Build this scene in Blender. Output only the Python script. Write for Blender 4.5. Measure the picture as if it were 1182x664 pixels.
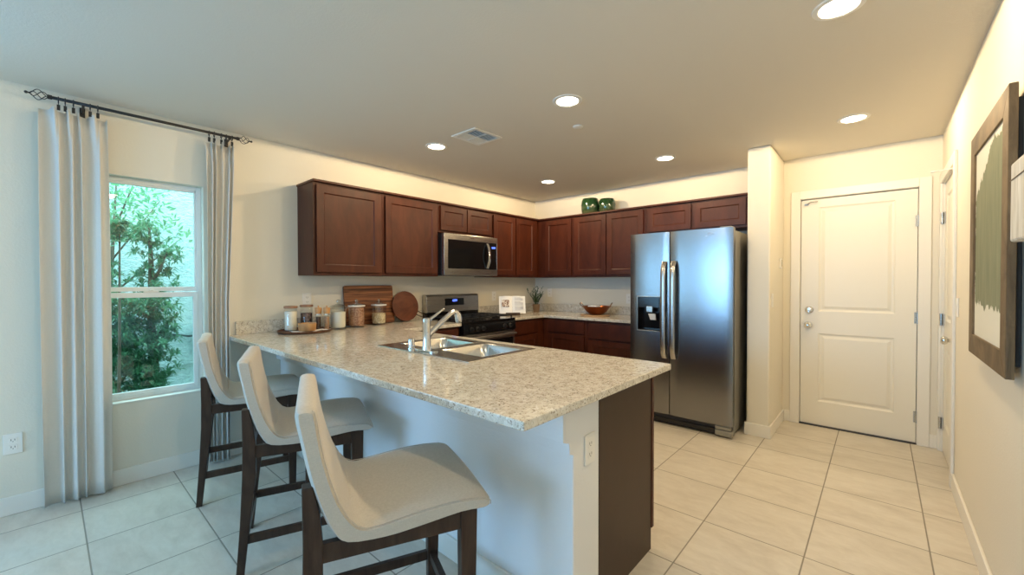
import bpy, bmesh, math, random
from mathutils import Vector, Matrix, Euler
from math import radians as R, pi, sin, cos

random.seed(7)
for o in list(bpy.data.objects):
    bpy.data.objects.remove(o)
S = bpy.context.scene
COL = S.collection

# ------------------------------------------------------------------ camera
cam_d = bpy.data.cameras.new('camera')
cam = bpy.data.objects.new('camera', cam_d)
COL.objects.link(cam)
cam_d.sensor_fit = 'HORIZONTAL'
cam_d.sensor_width = 36
cam_d.lens = 36 * 478.36 / 1182
cam_d.clip_start = 0.02
YAW, PITCH, ROLL = R(41.605), R(-0.785), R(-0.099)
fw = Vector((-sin(YAW) * cos(PITCH), cos(YAW) * cos(PITCH), sin(PITCH)))
rt = Vector((cos(YAW), sin(YAW), 0))
up = rt.cross(fw)
rt2 = rt * cos(ROLL) + up * sin(ROLL)
up2 = -rt * sin(ROLL) + up * cos(ROLL)
m = Matrix((rt2, up2, -fw)).transposed().to_4x4()
m.translation = Vector((3.679, -4.638, 1.316))
cam.matrix_world = m
S.camera = cam

# ------------------------------------------------------------------ world, exposure
S.view_settings.view_transform = 'Standard'
S.view_settings.look = 'None'
S.view_settings.gamma = 1
S.view_settings.use_curve_mapping = False
S.view_settings.exposure = 0.1
S.cycles.use_denoising = True
S.cycles.max_bounces = 10
S.cycles.diffuse_bounces = 6
S.cycles.glossy_bounces = 5
S.cycles.transparent_max_bounces = 24
S.cycles.sample_clamp_indirect = 4.0
S.cycles.caustics_reflective = False
S.cycles.caustics_refractive = False

W = bpy.data.worlds.new('sky')
S.world = W
W.use_nodes = True
bg = W.node_tree.nodes['Background']
bg.inputs['Color'].default_value = (0.50, 0.86, 1.0, 1)
bg.inputs['Strength'].default_value = 2.6

LAMP_W = 29.5            # watts of each recessed lamp
LAMP_COL = (1.0, 0.76, 0.46)
DAY_COL = (0.34, 0.54, 1.0)


def area(name, loc, rot, sx, sy, power, col, spread=None):
    l = bpy.data.lights.new(name, 'AREA')
    l.shape = 'RECTANGLE'
    l.size = sx
    l.size_y = sy
    l.energy = power
    l.color = col
    if spread:
        l.spread = spread
    o = bpy.data.objects.new(name, l)
    o.location = loc
    o.rotation_euler = rot
    COL.objects.link(o)
    return o


# daylight coming through the window at the rear and the left wall's further window
area('daylight_rear', (1.55, -8.75, 1.52), (R(90), 0, 0), 2.5, 1.15, 155, DAY_COL)
area('daylight_side', (-0.2, -6.15, 1.28), (R(90), 0, R(-90)), 1.7, 1.45, 45, DAY_COL)
area('daylight_yard', (-1.3, -4.2, 3.6), (0, 0, 0), 1.4, 4.0, 180, (0.70, 0.94, 1.0))


# ------------------------------------------------------------------ materials
MATS = {}


def mat(name, col=(.8, .8, .8), rough=.5, metal=0., spec=.5, emit=None, es=1., coat=0., trans=0., ior=None, sub=0., alpha=1.):
    mt = bpy.data.materials.new(name)
    mt.use_nodes = True
    b = mt.node_tree.nodes['Principled BSDF']
    b.inputs['Base Color'].default_value = (*col, 1)
    b.inputs['Roughness'].default_value = rough
    b.inputs['Metallic'].default_value = metal
    b.inputs['Specular IOR Level'].default_value = spec
    b.inputs['Coat Weight'].default_value = coat
    b.inputs['Coat Roughness'].default_value = .08
    b.inputs['Transmission Weight'].default_value = trans
    if ior:
        b.inputs['IOR'].default_value = ior
    if emit:
        b.inputs['Emission Color'].default_value = (*emit, 1)
        b.inputs['Emission Strength'].default_value = es
    MATS[name] = mt
    return mt


def nodes(mt):
    nt = mt.node_tree
    return nt, nt.nodes, nt.links, nt.nodes['Principled BSDF']


def coords(nt, scale=(1, 1, 1), loc=(0, 0, 0), kind='Object'):
    tc = nt.nodes.new('ShaderNodeTexCoord')
    mp = nt.nodes.new('ShaderNodeMapping')
    mp.inputs['Scale'].default_value = scale
    mp.inputs['Location'].default_value = loc
    nt.links.new(tc.outputs[kind], mp.inputs['Vector'])
    return mp.outputs['Vector']


def noise(nt, vec, scale=5, detail=4, rough=.5, dist=0.):
    n = nt.nodes.new('ShaderNodeTexNoise')
    n.inputs['Scale'].default_value = scale
    n.inputs['Detail'].default_value = detail
    n.inputs['Roughness'].default_value = rough
    n.inputs['Distortion'].default_value = dist
    nt.links.new(vec, n.inputs['Vector'])
    return n.outputs['Fac']


def ramp(nt, fac, stops, interp='LINEAR'):
    r = nt.nodes.new('ShaderNodeValToRGB')
    r.color_ramp.interpolation = interp
    els = r.color_ramp.elements
    while len(els) < len(stops):
        els.new(.5)
    for e, (p, c) in zip(els, stops):
        e.position = p
        e.color = (*c, 1) if len(c) == 3 else c
    nt.links.new(fac, r.inputs['Fac'])
    return r.outputs['Color']


def mixc(nt, fac, a, b, mode='MIX'):
    mx = nt.nodes.new('ShaderNodeMix')
    mx.data_type = 'RGBA'
    mx.blend_type = mode
    for s, v in ((0, fac), (6, a), (7, b)):
        if isinstance(v, (int, float)):
            mx.inputs[s].default_value = v
        elif isinstance(v, tuple):
            mx.inputs[s].default_value = (*v, 1)
        else:
            nt.links.new(v, mx.inputs[s])
    return mx.outputs[2]


def mth(nt, op, a, b=None, c=None):
    n = nt.nodes.new('ShaderNodeMath')
    n.operation = op
    for i, v in enumerate((a, b, c)):
        if v is None:
            continue
        if isinstance(v, (int, float)):
            n.inputs[i].default_value = v
        else:
            nt.links.new(v, n.inputs[i])
    return n.outputs[0]


def bump(nt, h, strength=.2, dist=.01):
    b = nt.nodes.new('ShaderNodeBump')
    b.inputs['Strength'].default_value = strength
    b.inputs['Distance'].default_value = dist
    nt.links.new(h, b.inputs['Height'])
    nt.links.new(b.outputs['Normal'], nt.nodes['Principled BSDF'].inputs['Normal'])


def wall_mat(name, col):
    mt = mat(name, col, .75, spec=.25)
    nt, N, L, P = nodes(mt)
    v = coords(nt)
    n = noise(nt, v, 85, 3, .6)
    bump(nt, n, .22, .004)
    return mt


wall_mat('wall_paint', (.76, .72, .62))
wall_mat('ceiling_paint', (.73, .685, .60))
wall_mat('half_wall_paint', (.79, .79, .785))
mat('white_trim', (.80, .78, .72), .35)
mat('door_paint', (.80, .77, .68), .38)
mat('white_plastic', (.82, .81, .77), .3)
mat('vinyl', (.82, .84, .84), .35)
mat('slot', (.03, .03, .03), .6)
mat('black_iron', (.012, .012, .014), .35, spec=.5)
mat('black_gloss', (.006, .006, .007), .12, spec=.4)
mat('black_plastic', (.01, .01, .011), .3)
mat('cast_iron', (.012, .012, .012), .5)
mat('chrome', (.78, .79, .80), .08, 1.)
mat('nickel', (.50, .50, .48), .25, 1.)
mat('rubber', (.04, .04, .05), .6)
mat('blue_digits', (.0, .0, .0), .4, emit=(.10, .18, 1.0), es=3.0)
mat('lamp_lens', (1, .95, .85), .4, emit=(1.0, .86, .62), es=14.0)
mat('terracotta', (.20, .135, .09), .8)
mat('plant_green', (.035, .075, .03), .5)
mat('paper', (.86, .86, .84), .7)
mat('ink', (.62, .62, .63), .8)
mat('flour', (.80, .76, .66), .95)
mat('cream_lid', (.72, .71, .68), .3)
mat('napkin', (.80, .80, .80), .85)
mat('grey_side', (.28, .275, .25), .45, .3)
mat('copper', (.30, .10, .04), .36, 1.)
mat('brass_wire', (.35, .2, .10), .3, 1.)
mat('ply_shelf', (.62, .40, .22), .5)
mat('dirt', (.24, .22, .19), .95)
mat('cable', (.03, .05, .05), .6)
mat('meter_white', (.7, .74, .75), .4)

# stainless, brushed
def steel(name, col, rough, sc=(2, 2, 240)):
    mt = mat(name, col, rough, 1.)
    nt, N, L, P = nodes(mt)
    v = coords(nt, sc)
    n = noise(nt, v, 3, 3, .6)
    L.new(mth(nt, 'MULTIPLY_ADD', n, .06, rough - .03), P.inputs['Roughness'])
    return mt


steel('stainless', (.30, .305, .31), .24, (240, 240, 2))
steel('stainless_h', (.46, .45, .43), .28)
steel('sink_steel', (.62, .62, .61), .2, (3, 60, 3))

# tile floor
FX0, FY0, FT = 1.607, -0.438, .4527
mt = mat('tile', (.6, .57, .5), .22, spec=.5)
nt, N, L, P = nodes(mt)
v = coords(nt)
sep = N.new('ShaderNodeSeparateXYZ')
L.new(v, sep.inputs[0])
ax = mth(nt, 'DIVIDE', mth(nt, 'SUBTRACT', sep.outputs[0], FX0), FT)
ay = mth(nt, 'DIVIDE', mth(nt, 'SUBTRACT', sep.outputs[1], FY0), FT)
dx = mth(nt, 'ABSOLUTE', mth(nt, 'SUBTRACT', ax, mth(nt, 'ROUND', ax)))
dy = mth(nt, 'ABSOLUTE', mth(nt, 'SUBTRACT', ay, mth(nt, 'ROUND', ay)))
dmin = mth(nt, 'MINIMUM', dx, dy)
gm = N.new('ShaderNodeMapRange')
gm.inputs['From Min'].default_value = .0050
gm.inputs['From Max'].default_value = .0085
L.new(dmin, gm.inputs['Value'])
cell = N.new('ShaderNodeCombineXYZ')
L.new(mth(nt, 'FLOOR', ax), cell.inputs[0])
L.new(mth(nt, 'FLOOR', ay), cell.inputs[1])
wn = N.new('ShaderNodeTexWhiteNoise')
wn.noise_dimensions = '3D'
L.new(cell.outputs[0], wn.inputs['Vector'])
va = N.new('ShaderNodeVectorMath')
va.operation = 'MULTIPLY_ADD'
L.new(wn.outputs['Color'], va.inputs[0])
va.inputs[1].default_value = (9, 9, 9)
sc_ = N.new('ShaderNodeVectorMath')
sc_.operation = 'MULTIPLY'
L.new(v, sc_.inputs[0])
sc_.inputs[1].default_value = (1.1, 2.6, 1)
L.new(sc_.outputs[0], va.inputs[2])
n1 = noise(nt, va.outputs[0], 1.7, 7, .62, 1.2)
c1 = ramp(nt, n1, [(.28, (.54, .49, .41)), (.5, (.64, .59, .505)), (.72, (.70, .66, .58))])
n2 = noise(nt, va.outputs[0], 9, 5, .7, .6)
c2 = mixc(nt, .22, c1, ramp(nt, n2, [(.35, (.46, .41, .34)), (.65, (.74, .70, .62))]))
c3 = mixc(nt, gm.outputs['Result'], (.27, .245, .20), c2)
L.new(c3, P.inputs['Base Color'])
L.new(mth(nt, 'MULTIPLY_ADD', gm.outputs['Result'], -.45, .75), P.inputs['Roughness'])
bump(nt, gm.outputs['Result'], .5, .002)

# granite
mt = mat('granite', (.6, .55, .48), .09, spec=.55)
nt, N, L, P = nodes(mt)
v = coords(nt)
a = noise(nt, v, 26, 7, .8, .3)
base = ramp(nt, a, [(.30, (.40, .36, .30)), (.42, (.56, .52, .44)), (.55, (.69, .655, .575)), (.72, (.80, .78, .72))])
b_ = noise(nt, v, 75, 4, .75, .3)
s1 = mixc(nt, ramp(nt, b_, [(.56, (0, 0, 0)), (.64, (1, 1, 1))]), base, (.27, .21, .155))
vo = N.new('ShaderNodeTexVoronoi')
vo.inputs['Scale'].default_value = 120
L.new(v, vo.inputs['Vector'])
vs = ramp(nt, vo.outputs['Distance'], [(.20, (1, 1, 1)), (.32, (0, 0, 0))])
fl = mth(nt, 'MULTIPLY', vs, ramp(nt, noise(nt, v, 30, 3, .6), [(.47, (0, 0, 0)), (.56, (1, 1, 1))]))
s2 = mixc(nt, fl, s1, (.10, .085, .075))
ns = noise(nt, v, 55, 3, .6, .8)
s3 = mixc(nt, mth(nt, 'MULTIPLY', ramp(nt, ns, [(.58, (0, 0, 0)), (.66, (1, 1, 1))]), .8), s2, (.80, .79, .76))
L.new(s3, P.inputs['Base Color'])


def wood(name, dark, light, rough=.35, sc=(1.2, 18, 18), s=2.2, coat=0., lo=.3, hi=.7):
    mt = mat(name, light, rough, coat=coat, spec=.3)
    nt, N, L, P = nodes(mt)
    v = coords(nt, sc)
    n = noise(nt, v, s, 6, .6, .8)
    L.new(ramp(nt, n, [(lo, dark), (hi, light)]), P.inputs['Base Color'])
    return mt


wood('cabinet_wood', (.040, .0085, .0035), (.078, .0190, .0080), .42, (7, 7, 2.0), 1.6)
wood('cabinet_end', (.042, .022, .013), (.052, .028, .017), .42, (5, 5, 2.0), 1.6)
wood('stool_wood', (.028, .015, .010), (.062, .036, .024), .38, (14, 14, 2.5), 2)
wood('board_wood', (.075, .022, .010), (.34, .13, .05), .42, (1, 1.2, 26), 1.4, lo=.38, hi=.62)
wood('round_wood', (.085, .022, .010), (.17, .05, .022), .36, (14, 3, 6), 1.5)
wood('tray_wood', (.08, .035, .018), (.16, .075, .04), .45, (4, 16, 4), 1.5)
wood('light_wood', (.42, .22, .09), (.62, .36, .16), .5, (16, 16, 3), 1.5)
wood('lid_wood', (.22, .12, .07), (.36, .21, .13), .5, (16, 6, 3), 1.5)
wood('frame_wood', (.085, .055, .028), (.20, .14, .075), .6, (22, 3.5, 3.5), 1.8)
wood('trivet_wood', (.36, .21, .11), (.55, .36, .2), .5, (16, 4, 3), 1.5)
wood('stand_wood', (.03, .018, .012), (.07, .04, .025), .45, (16, 4, 3), 1.5)
wood('bark', (.10, .07, .05), (.20, .15, .11), .9, (8, 8, 2), 3)

# linen
def linen(name, a, b, sc=520, st=.35):
    mt = mat(name, b, .9, spec=.15)
    nt, N, L, P = nodes(mt)
    v = coords(nt, (1, 1, 1))
    n1 = noise(nt, coords(nt, (1, 1, .12)), sc, 2, .5)
    n2 = noise(nt, coords(nt, (.12, .12, 1)), sc, 2, .5)
    h = mth(nt, 'ADD', n1, n2)
    L.new(ramp(nt, mth(nt, 'MULTIPLY', h, .5), [(.35, a), (.62, b)]), P.inputs['Base Color'])
    bump(nt, h, st, .0015)
    P.inputs['Sheen Weight'].default_value = .25
    return mt


linen('upholstery', (.47, .43, .37), (.55, .505, .44), 900, .12)
mt = linen('curtain_linen', (.78, .76, .71), (.84, .82, .78), 700, .08)
nt, N, L, P = nodes(mt)
out = N['Material Output']
tr = N.new('ShaderNodeBsdfTranslucent')
tr.inputs['Color'].default_value = (.7, .7, .66, 1)
mxs = N.new('ShaderNodeMixShader')
mxs.inputs[0].default_value = .25
L.new(P.outputs[0], mxs.inputs[1])
L.new(tr.outputs[0], mxs.inputs[2])
L.new(mxs.outputs[0], out.inputs['Surface'])


def pane(name, tint, refl=.08, edge=.45, pwr=4.):
    mt = bpy.data.materials.new(name)
    mt.use_nodes = True
    nt = mt.node_tree
    nt.nodes.clear()
    o = nt.nodes.new('ShaderNodeOutputMaterial')
    t = nt.nodes.new('ShaderNodeBsdfTransparent')
    t.inputs[0].default_value = (*tint, 1)
    g = nt.nodes.new('ShaderNodeBsdfGlossy')
    g.inputs['Roughness'].default_value = .0
    f = nt.nodes.new('ShaderNodeLayerWeight')
    pw = nt.nodes.new('ShaderNodeMath')
    pw.operation = 'POWER'
    pw.inputs[1].default_value = pwr
    nt.links.new(f.outputs['Facing'], pw.inputs[0])
    a = nt.nodes.new('ShaderNodeMath')
    a.operation = 'MULTIPLY_ADD'
    a.inputs[1].default_value = edge
    a.inputs[2].default_value = refl
    mx = nt.nodes.new('ShaderNodeMixShader')
    nt.links.new(pw.outputs[0], a.inputs[0])
    nt.links.new(a.outputs[0], mx.inputs[0])
    nt.links.new(t.outputs[0], mx.inputs[1])
    nt.links.new(g.outputs[0], mx.inputs[2])
    nt.links.new(mx.outputs[0], o.inputs[0])
    MATS[name] = mt


pane('window_glass', (.84, .96, .95), .05)
pane('jar_glass', (.975, .985, .98), .045)
pane('lid_glass', (.90, .93, .92), .14, .6, 2.)


def speck(name, a, b, sc=180, lo=.4, hi=.6, bumpy=.6):
    mt = mat(name, a, .7)
    nt, N, L, P = nodes(mt)
    v = coords(nt)
    vo = N.new('ShaderNodeTexVoronoi')
    vo.inputs['Scale'].default_value = sc
    L.new(v, vo.inputs['Vector'])
    sp = N.new('ShaderNodeSeparateColor')
    L.new(vo.outputs['Color'], sp.inputs[0])
    L.new(ramp(nt, sp.outputs[0], [(lo, a), (hi, b)]), P.inputs['Base Color'])
    bump(nt, vo.outputs['Distance'], bumpy, .004)


speck('coffee_beans', (.030, .010, .008), (.17, .085, .07), 95)
speck('almonds', (.30, .13, .07), (.50, .27, .17), 110)
speck('oats', (.44, .33, .18), (.72, .62, .44), 120)
speck('peppercorn', (.03, .015, .01), (.10, .05, .03), 160)
speck('pink_salt', (.28, .15, .08), (.46, .28, .16), 160)

# green glaze pots
mt = mat('green_glaze', (.02, .06, .02), .12, coat=.5)
nt, N, L, P = nodes(mt)
v = coords(nt)
sep = N.new('ShaderNodeSeparateXYZ')
L.new(v, sep.inputs[0])
n = noise(nt, coords(nt, (60, 60, 8)), 1, 4, .6)
hgt = mth(nt, 'ADD', sep.outputs[2], mth(nt, 'MULTIPLY', n, .05))
L.new(ramp(nt, hgt, [(.045, (.075, .085, .04)), (.085, (.02, .055, .02)), (.16, (.012, .045, .015))]), P.inputs['Base Color'])

# stucco of the neighbouring house
mt = mat('stucco', (.66, .80, .78), .9)
nt, N, L, P = nodes(mt)
bump(nt, noise(nt, coords(nt, (1, 1, 2.2)), 22, 4, .65, .4), 1.0, .03)
L.new(ramp(nt, noise(nt, coords(nt), 18, 4, .6), [(.3, (.52, .66, .66)), (.7, (.68, .80, .79))]), P.inputs['Base Color'])


def leaf_mat(name, a, b):
    mt = mat(name, a, .45)
    nt, N, L, P = nodes(mt)
    L.new(ramp(nt, noise(nt, coords(nt), 7, 3, .6), [(.35, a), (.65, b)]), P.inputs['Base Color'])
    out = N['Material Output']
    tr = N.new('ShaderNodeBsdfTranslucent')
    tr.inputs['Color'].default_value = (*[min(1, x * 1.6) for x in b], 1)
    mxs = N.new('ShaderNodeMixShader')
    mxs.inputs[0].default_value = .3
    L.new(P.outputs[0], mxs.inputs[1])
    L.new(tr.outputs[0], mxs.inputs[2])
    L.new(mxs.outputs[0], out.inputs['Surface'])


leaf_mat('leaf', (.045, .15, .09), (.12, .30, .15))
leaf_mat('leaf_pale', (.10, .28, .15), (.22, .42, .22))

# painting: a green brushed field with ragged edges on off-white paper
mt = mat('painting', (.7, .7, .65), .85)
nt, N, L, P = nodes(mt)
v = coords(nt)
sep = N.new('ShaderNodeSeparateXYZ')
L.new(v, sep.inputs[0])
w1 = noise(nt, coords(nt, (0, 1.5, 9)), 1.0, 5, .65)
w2 = noise(nt, coords(nt, (0, 13, 2.5)), 1.0, 6, .7)
# object space: y across (centre 0), z up from the bottom edge of the sheet
yy = mth(nt, 'ADD', mth(nt, 'SUBTRACT', .335, mth(nt, 'ABSOLUTE', mth(nt, 'ADD', sep.outputs[1], .035))), mth(nt, 'MULTIPLY', mth(nt, 'SUBTRACT', w1, .5), .12))
zt = mth(nt, 'ADD', mth(nt, 'SUBTRACT', mth(nt, 'SUBTRACT', .80, mth(nt, 'MULTIPLY', mth(nt, 'MAXIMUM', mth(nt, 'ADD', sep.outputs[1], .05), 0.), .55)), sep.outputs[2]), mth(nt, 'MULTIPLY', mth(nt, 'SUBTRACT', w2, .5), .16))
zb = mth(nt, 'ADD', mth(nt, 'SUBTRACT', sep.outputs[2], .15), mth(nt, 'MULTIPLY', mth(nt, 'SUBTRACT', w2, .5), .16))
mk = mth(nt, 'GREATER_THAN', mth(nt, 'MINIMUM', mth(nt, 'MINIMUM', yy, zt), zb), 0.)
gr = ramp(nt, noise(nt, coords(nt, (1, 30, 4)), 1.2, 5, .6), [(.3, (.16, .18, .11)), (.7, (.23, .245, .155))])
L.new(mixc(nt, mk, (.70, .69, .60), gr), P.inputs['Base Color'])
wood('whitewash', (.50, .47, .40), (.78, .76, .70), .7, (3, 30, 3), 1.6)
M = MATS

# ------------------------------------------------------------------ mesh helpers


class B:
    def __init__(s):
        s.bm = bmesh.new()

    def box(s, x0, x1, y0, y1, z0, z1):
        v = [s.bm.verts.new((x, y, z)) for x in (x0, x1) for y in (y0, y1) for z in (z0, z1)]
        for f in ((0, 1, 3, 2), (4, 6, 7, 5), (0, 4, 5, 1), (2, 3, 7, 6), (0, 2, 6, 4), (1, 5, 7, 3)):
            s.bm.faces.new([v[i] for i in f])
        return s

    def hexa(s, lo, hi):
        """lo, hi: four corners each, same winding"""
        a = [s.bm.verts.new(p) for p in lo]
        b = [s.bm.verts.new(p) for p in hi]
        s.bm.faces.new(a[::-1])
        s.bm.faces.new(b)
        for i in range(4):
            j = (i + 1) % 4
            s.bm.faces.new((a[i], a[j], b[j], b[i]))
        return s

    def prism(s, pts, f, a0, a1):
        """polygon pts (u,v) extruded; f(u,v,a)->xyz"""
        a = [s.bm.verts.new(f(u, v, a0)) for u, v in pts]
        b = [s.bm.verts.new(f(u, v, a1)) for u, v in pts]
        s.bm.faces.new(a[::-1])
        s.bm.faces.new(b)
        n = len(pts)
        for i in range(n):
            j = (i + 1) % n
            s.bm.faces.new((a[i], a[j], b[j], b[i]))
        return s

    def tube(s, pts, r, n=10, closed=False):
        pts = [Vector(p) for p in pts]
        rs = r if isinstance(r, (list, tuple)) else [r] * len(pts)
        rings = []
        k = len(pts)
        prev = None
        for i, p in enumerate(pts):
            if closed:
                d = pts[(i + 1) % k] - pts[i - 1]
            else:
                d = pts[min(i + 1, k - 1)] - pts[max(i - 1, 0)]
            d.normalize()
            if prev is None:
                ref = Vector((0, 0, 1)) if abs(d.z) < .9 else Vector((1, 0, 0))
                u = d.cross(ref).normalized()
            else:
                u = (prev - d * prev.dot(d))
                u = u.normalized() if u.length > 1e-6 else d.orthogonal().normalized()
            w = d.cross(u)
            prev = u
            rings.append([s.bm.verts.new(p + (u * cos(t) + w * sin(t)) * rs[i]) for t in [2 * pi * q / n for q in range(n)]])
        seg = k if closed else k - 1
        for i in range(seg):
            a, b = rings[i], rings[(i + 1) % k]
            for q in range(n):
                s.bm.faces.new((a[q], a[(q + 1) % n], b[(q + 1) % n], b[q]))
        if not closed:
            s.bm.faces.new(rings[0][::-1])
            s.bm.faces.new(rings[-1])
        return s

    def lathe(s, prof, c=(0, 0, 0), n=32, mtx=None):
        """prof [(r,z)] revolved about z through c"""
        rings = []
        for r, z in prof:
            if r < 1e-6:
                rings.append([Vector((0, 0, z))])
            else:
                rings.append([Vector((r * cos(2 * pi * q / n), r * sin(2 * pi * q / n), z)) for q in range(n)])
        out = []
        for ring in rings:
            o = []
            for p in ring:
                if mtx is not None:
                    p = mtx @ p
                o.append(s.bm.verts.new(p + Vector(c)))
            out.append(o)
        for a, b in zip(out, out[1:]):
            if len(a) == 1 and len(b) == 1:
                continue
            for q in range(n):
                j = (q + 1) % n
                if len(a) == 1:
                    s.bm.faces.new((a[0], b[j], b[q]))
                elif len(b) == 1:
                    s.bm.faces.new((a[q], a[j], b[0]))
                else:
                    s.bm.faces.new((a[q], a[j], b[j], b[q]))
        if len(out[0]) > 1 and len(out[-1]) > 1 and (prof[0] != prof[-1]):
            pass
        return s

    def sphere(s, c, r, sx=1, sy=1, sz=1):
        prof = [(r * sin(t), -r * cos(t)) for t in [pi * i / 12 for i in range(13)]]
        prof[0] = (0, -r)
        prof[-1] = (0, r)
        return s.lathe(prof, c, 20, Matrix.Diagonal((sx, sy, sz)))

    def quad(s, *p):
        s.bm.faces.new([s.bm.verts.new(q) for q in p])
        return s


def obj(name, b, mt, parent=None, bevel=0, smooth=None, local=False, seg=2, solid=0, fix=True):
    bm = b.bm
    if fix:
        bmesh.ops.recalc_face_normals(bm, faces=bm.faces)
    me = bpy.data.meshes.new(name)
    if parent is not None and not local:
        root = parent
        while root.parent:
            root = root.parent
        bmesh.ops.translate(bm, verts=bm.verts, vec=-Vector(root['o']))
    loc = None
    if parent is None:
        xs = [v.co for v in bm.verts]
        lo = [min(c[i] for c in xs) for i in range(3)]
        hi = [max(c[i] for c in xs) for i in range(3)]
        loc = Vector(((lo[0] + hi[0]) / 2, (lo[1] + hi[1]) / 2, lo[2]))
        bmesh.ops.translate(bm, verts=bm.verts, vec=-loc)
    bm.to_mesh(me)
    bm.free()
    o = bpy.data.objects.new(name, me)
    COL.objects.link(o)
    me.materials.append(M[mt] if isinstance(mt, str) else mt)
    if parent is not None:
        o.parent = parent
    else:
        o.location = loc
    if smooth:
        for p in me.polygons:
            p.use_smooth = True
        if smooth != 'all':
            try:
                me.set_sharp_from_angle(angle=R(40))
            except Exception:
                pass
    if solid:
        md = o.modifiers.new('solid', 'SOLIDIFY')
        md.thickness = solid
    if bevel:
        md = o.modifiers.new('bevel', 'BEVEL')
        md.width = bevel
        md.segments = seg
        md.limit_method = 'ANGLE'
        md.angle_limit = R(40)
    return o


def thing(name, loc, label, cat, group=None, rz=0):
    o = bpy.data.objects.new(name, None)
    o.empty_display_size = .05
    o.location = loc
    o.rotation_euler = (0, 0, rz)
    o['o'] = list(loc)
    COL.objects.link(o)
    tag(o, label, cat, group)
    return o


def tag(o, label, cat=None, group=None):
    o['label'] = label
    if cat:
        o['category'] = cat
    if group:
        o['group'] = group
    return o


def struct(name, b, mt, parent=None, label=None, **k):
    o = obj(name, b, mt, parent, **k)
    if parent is None:
        o['kind'] = 'structure'
        if label:
            o['label'] = label
    return o


def sroot(name, loc, label):
    o = bpy.data.objects.new(name, None)
    o.location = loc
    o['o'] = list(loc)
    COL.objects.link(o)
    o['kind'] = 'structure'
    o['label'] = label
    return o


def copy_tree(src, parent=None):
    c = src.copy()
    COL.objects.link(c)
    if parent is not None:
        c.parent = parent
    for ch in list(src.children):
        copy_tree(ch, c)
    return c


# ================================================================== SETTING
H = 2.451
XR = 4.037
YR = -8.5
# floor and ceiling
struct('floor', B().box(-.14, XR + .14, YR, .14, -.10, 0), 'tile', label='cream square stone-look floor tiles with thin grout lines')
fl = bpy.data.objects['floor']
fl.data.transform(Matrix.Translation(fl.location))
fl.location = (0, 0, 0)
struct('ceiling', B().box(-.14, XR + .14, YR - .14, .14, H, H + .12), 'ceiling_paint', label='flat painted ceiling with recessed lamps')

# left wall with two window openings
WY0, WY1, WZ0, WZ1 = -4.44, -3.87, .53, 2.01
V0, V1 = -7.0, -5.3
b = B()
b.box(-.14, 0, YR - .14, V0, 0, H).box(-.14, 0, V0, V1, 0, WZ0).box(-.14, 0, V0, V1, WZ1, H)
b.box(-.14, 0, V1, WY0, 0, H).box(-.14, 0, WY0, WY1, 0, WZ0).box(-.14, 0, WY0, WY1, WZ1, H)
b.box(-.14, 0, WY1, .14, 0, H)
struct('wall_left', b, 'wall_paint', label='cream painted wall with the window and the range side of the kitchen')
# back wall of kitchen
struct('wall_back', B().box(0, 2.84, 0, .14, 0, H), 'wall_paint', label='cream wall behind the refrigerator and corner cabinets')
struct('wall_partition', B().box(2.824, 2.994, -.635, 0, 0, H), 'wall_paint', bevel=.012, label='short stub wall between refrigerator and entry door')
# door wall with opening
DX0, DX1, DZ = 3.131, 3.902, 2.062
b = B()
b.box(2.84, DX0 - .012, 0, .14, 0, H).box(DX1 + .012, XR + .14, 0, .14, 0, H).box(DX0 - .012, DX1 + .012, 0, .14, DZ + .012, H)
struct('wall_entry', b, 'wall_paint', label='cream wall around the white two panel entry door')
# right wall with side door opening
SY0, SY1 = -.77, -.06
b = B()
b.box(XR, XR + .14, YR, SY0 - .012, 0, H).box(XR, XR + .14, SY1 + .012, 0, 0, H).box(XR, XR + .14, SY0 - .012, SY1 + .012, DZ + .012, H)
struct('wall_right', b, 'wall_paint', label='long cream wall with the framed painting')
# rear wall with a wide window opening
b = B()
b.box(0, .3, YR - .14, YR, 0, H).box(2.8, XR + .14, YR - .14, YR, 0, H).box(.3, 2.8, YR - .14, YR, 2.1, H).box(.3, 2.8, YR - .14, YR, 0, .95)
struct('wall_rear', b, 'wall_paint')
b = B()
b.box(.3, .36, YR - .09, YR - .03, .95, 2.1).box(2.74, 2.8, YR - .09, YR - .03, .95, 2.1).box(.36, 2.74, YR - .09, YR - .03, 2.04, 2.1).box(.36, 2.74, YR - .09, YR - .03, .95, 1.01).box(1.52, 1.58, YR - .09, YR - .03, 1.01, 2.04)
d3 = sroot('window_3', (1.55, YR - .06, .95), 'wide white window in the rear wall')
obj('window_frame', b, 'vinyl', d3, bevel=.004)
obj('glass', B().box(.36, 2.74, YR - .063, YR - .057, 1.01, 2.04), 'window_glass', d3)

# baseboards
BBH, BBT = .105, .014


def bb(name, b, label):
    struct(name, b, 'white_trim', bevel=.004, label=label)


bb('baseboard_left', B().box(0, BBT, -8.4, -3.38, 0, BBH), 'low white baseboard under the window')
bb('baseboard_partition', B().box(2.81, 2.994 + BBT, -.635 - BBT, -.635, 0, BBH).box(2.994, 2.994 + BBT, -.635, 0, 0, BBH), 'white baseboard wrapping the stub wall')
bb('baseboard_entry', B().box(2.994 + BBT, DX0 - .078, -BBT, 0, 0, BBH).box(DX1 + .078, XR, -BBT, 0, 0, BBH), 'short white baseboards beside the entry door')
bb('baseboard_right', B().box(XR - BBT, XR, -8.4, SY0 - .09, 0, BBH), 'long white baseboard under the painting')


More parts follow.
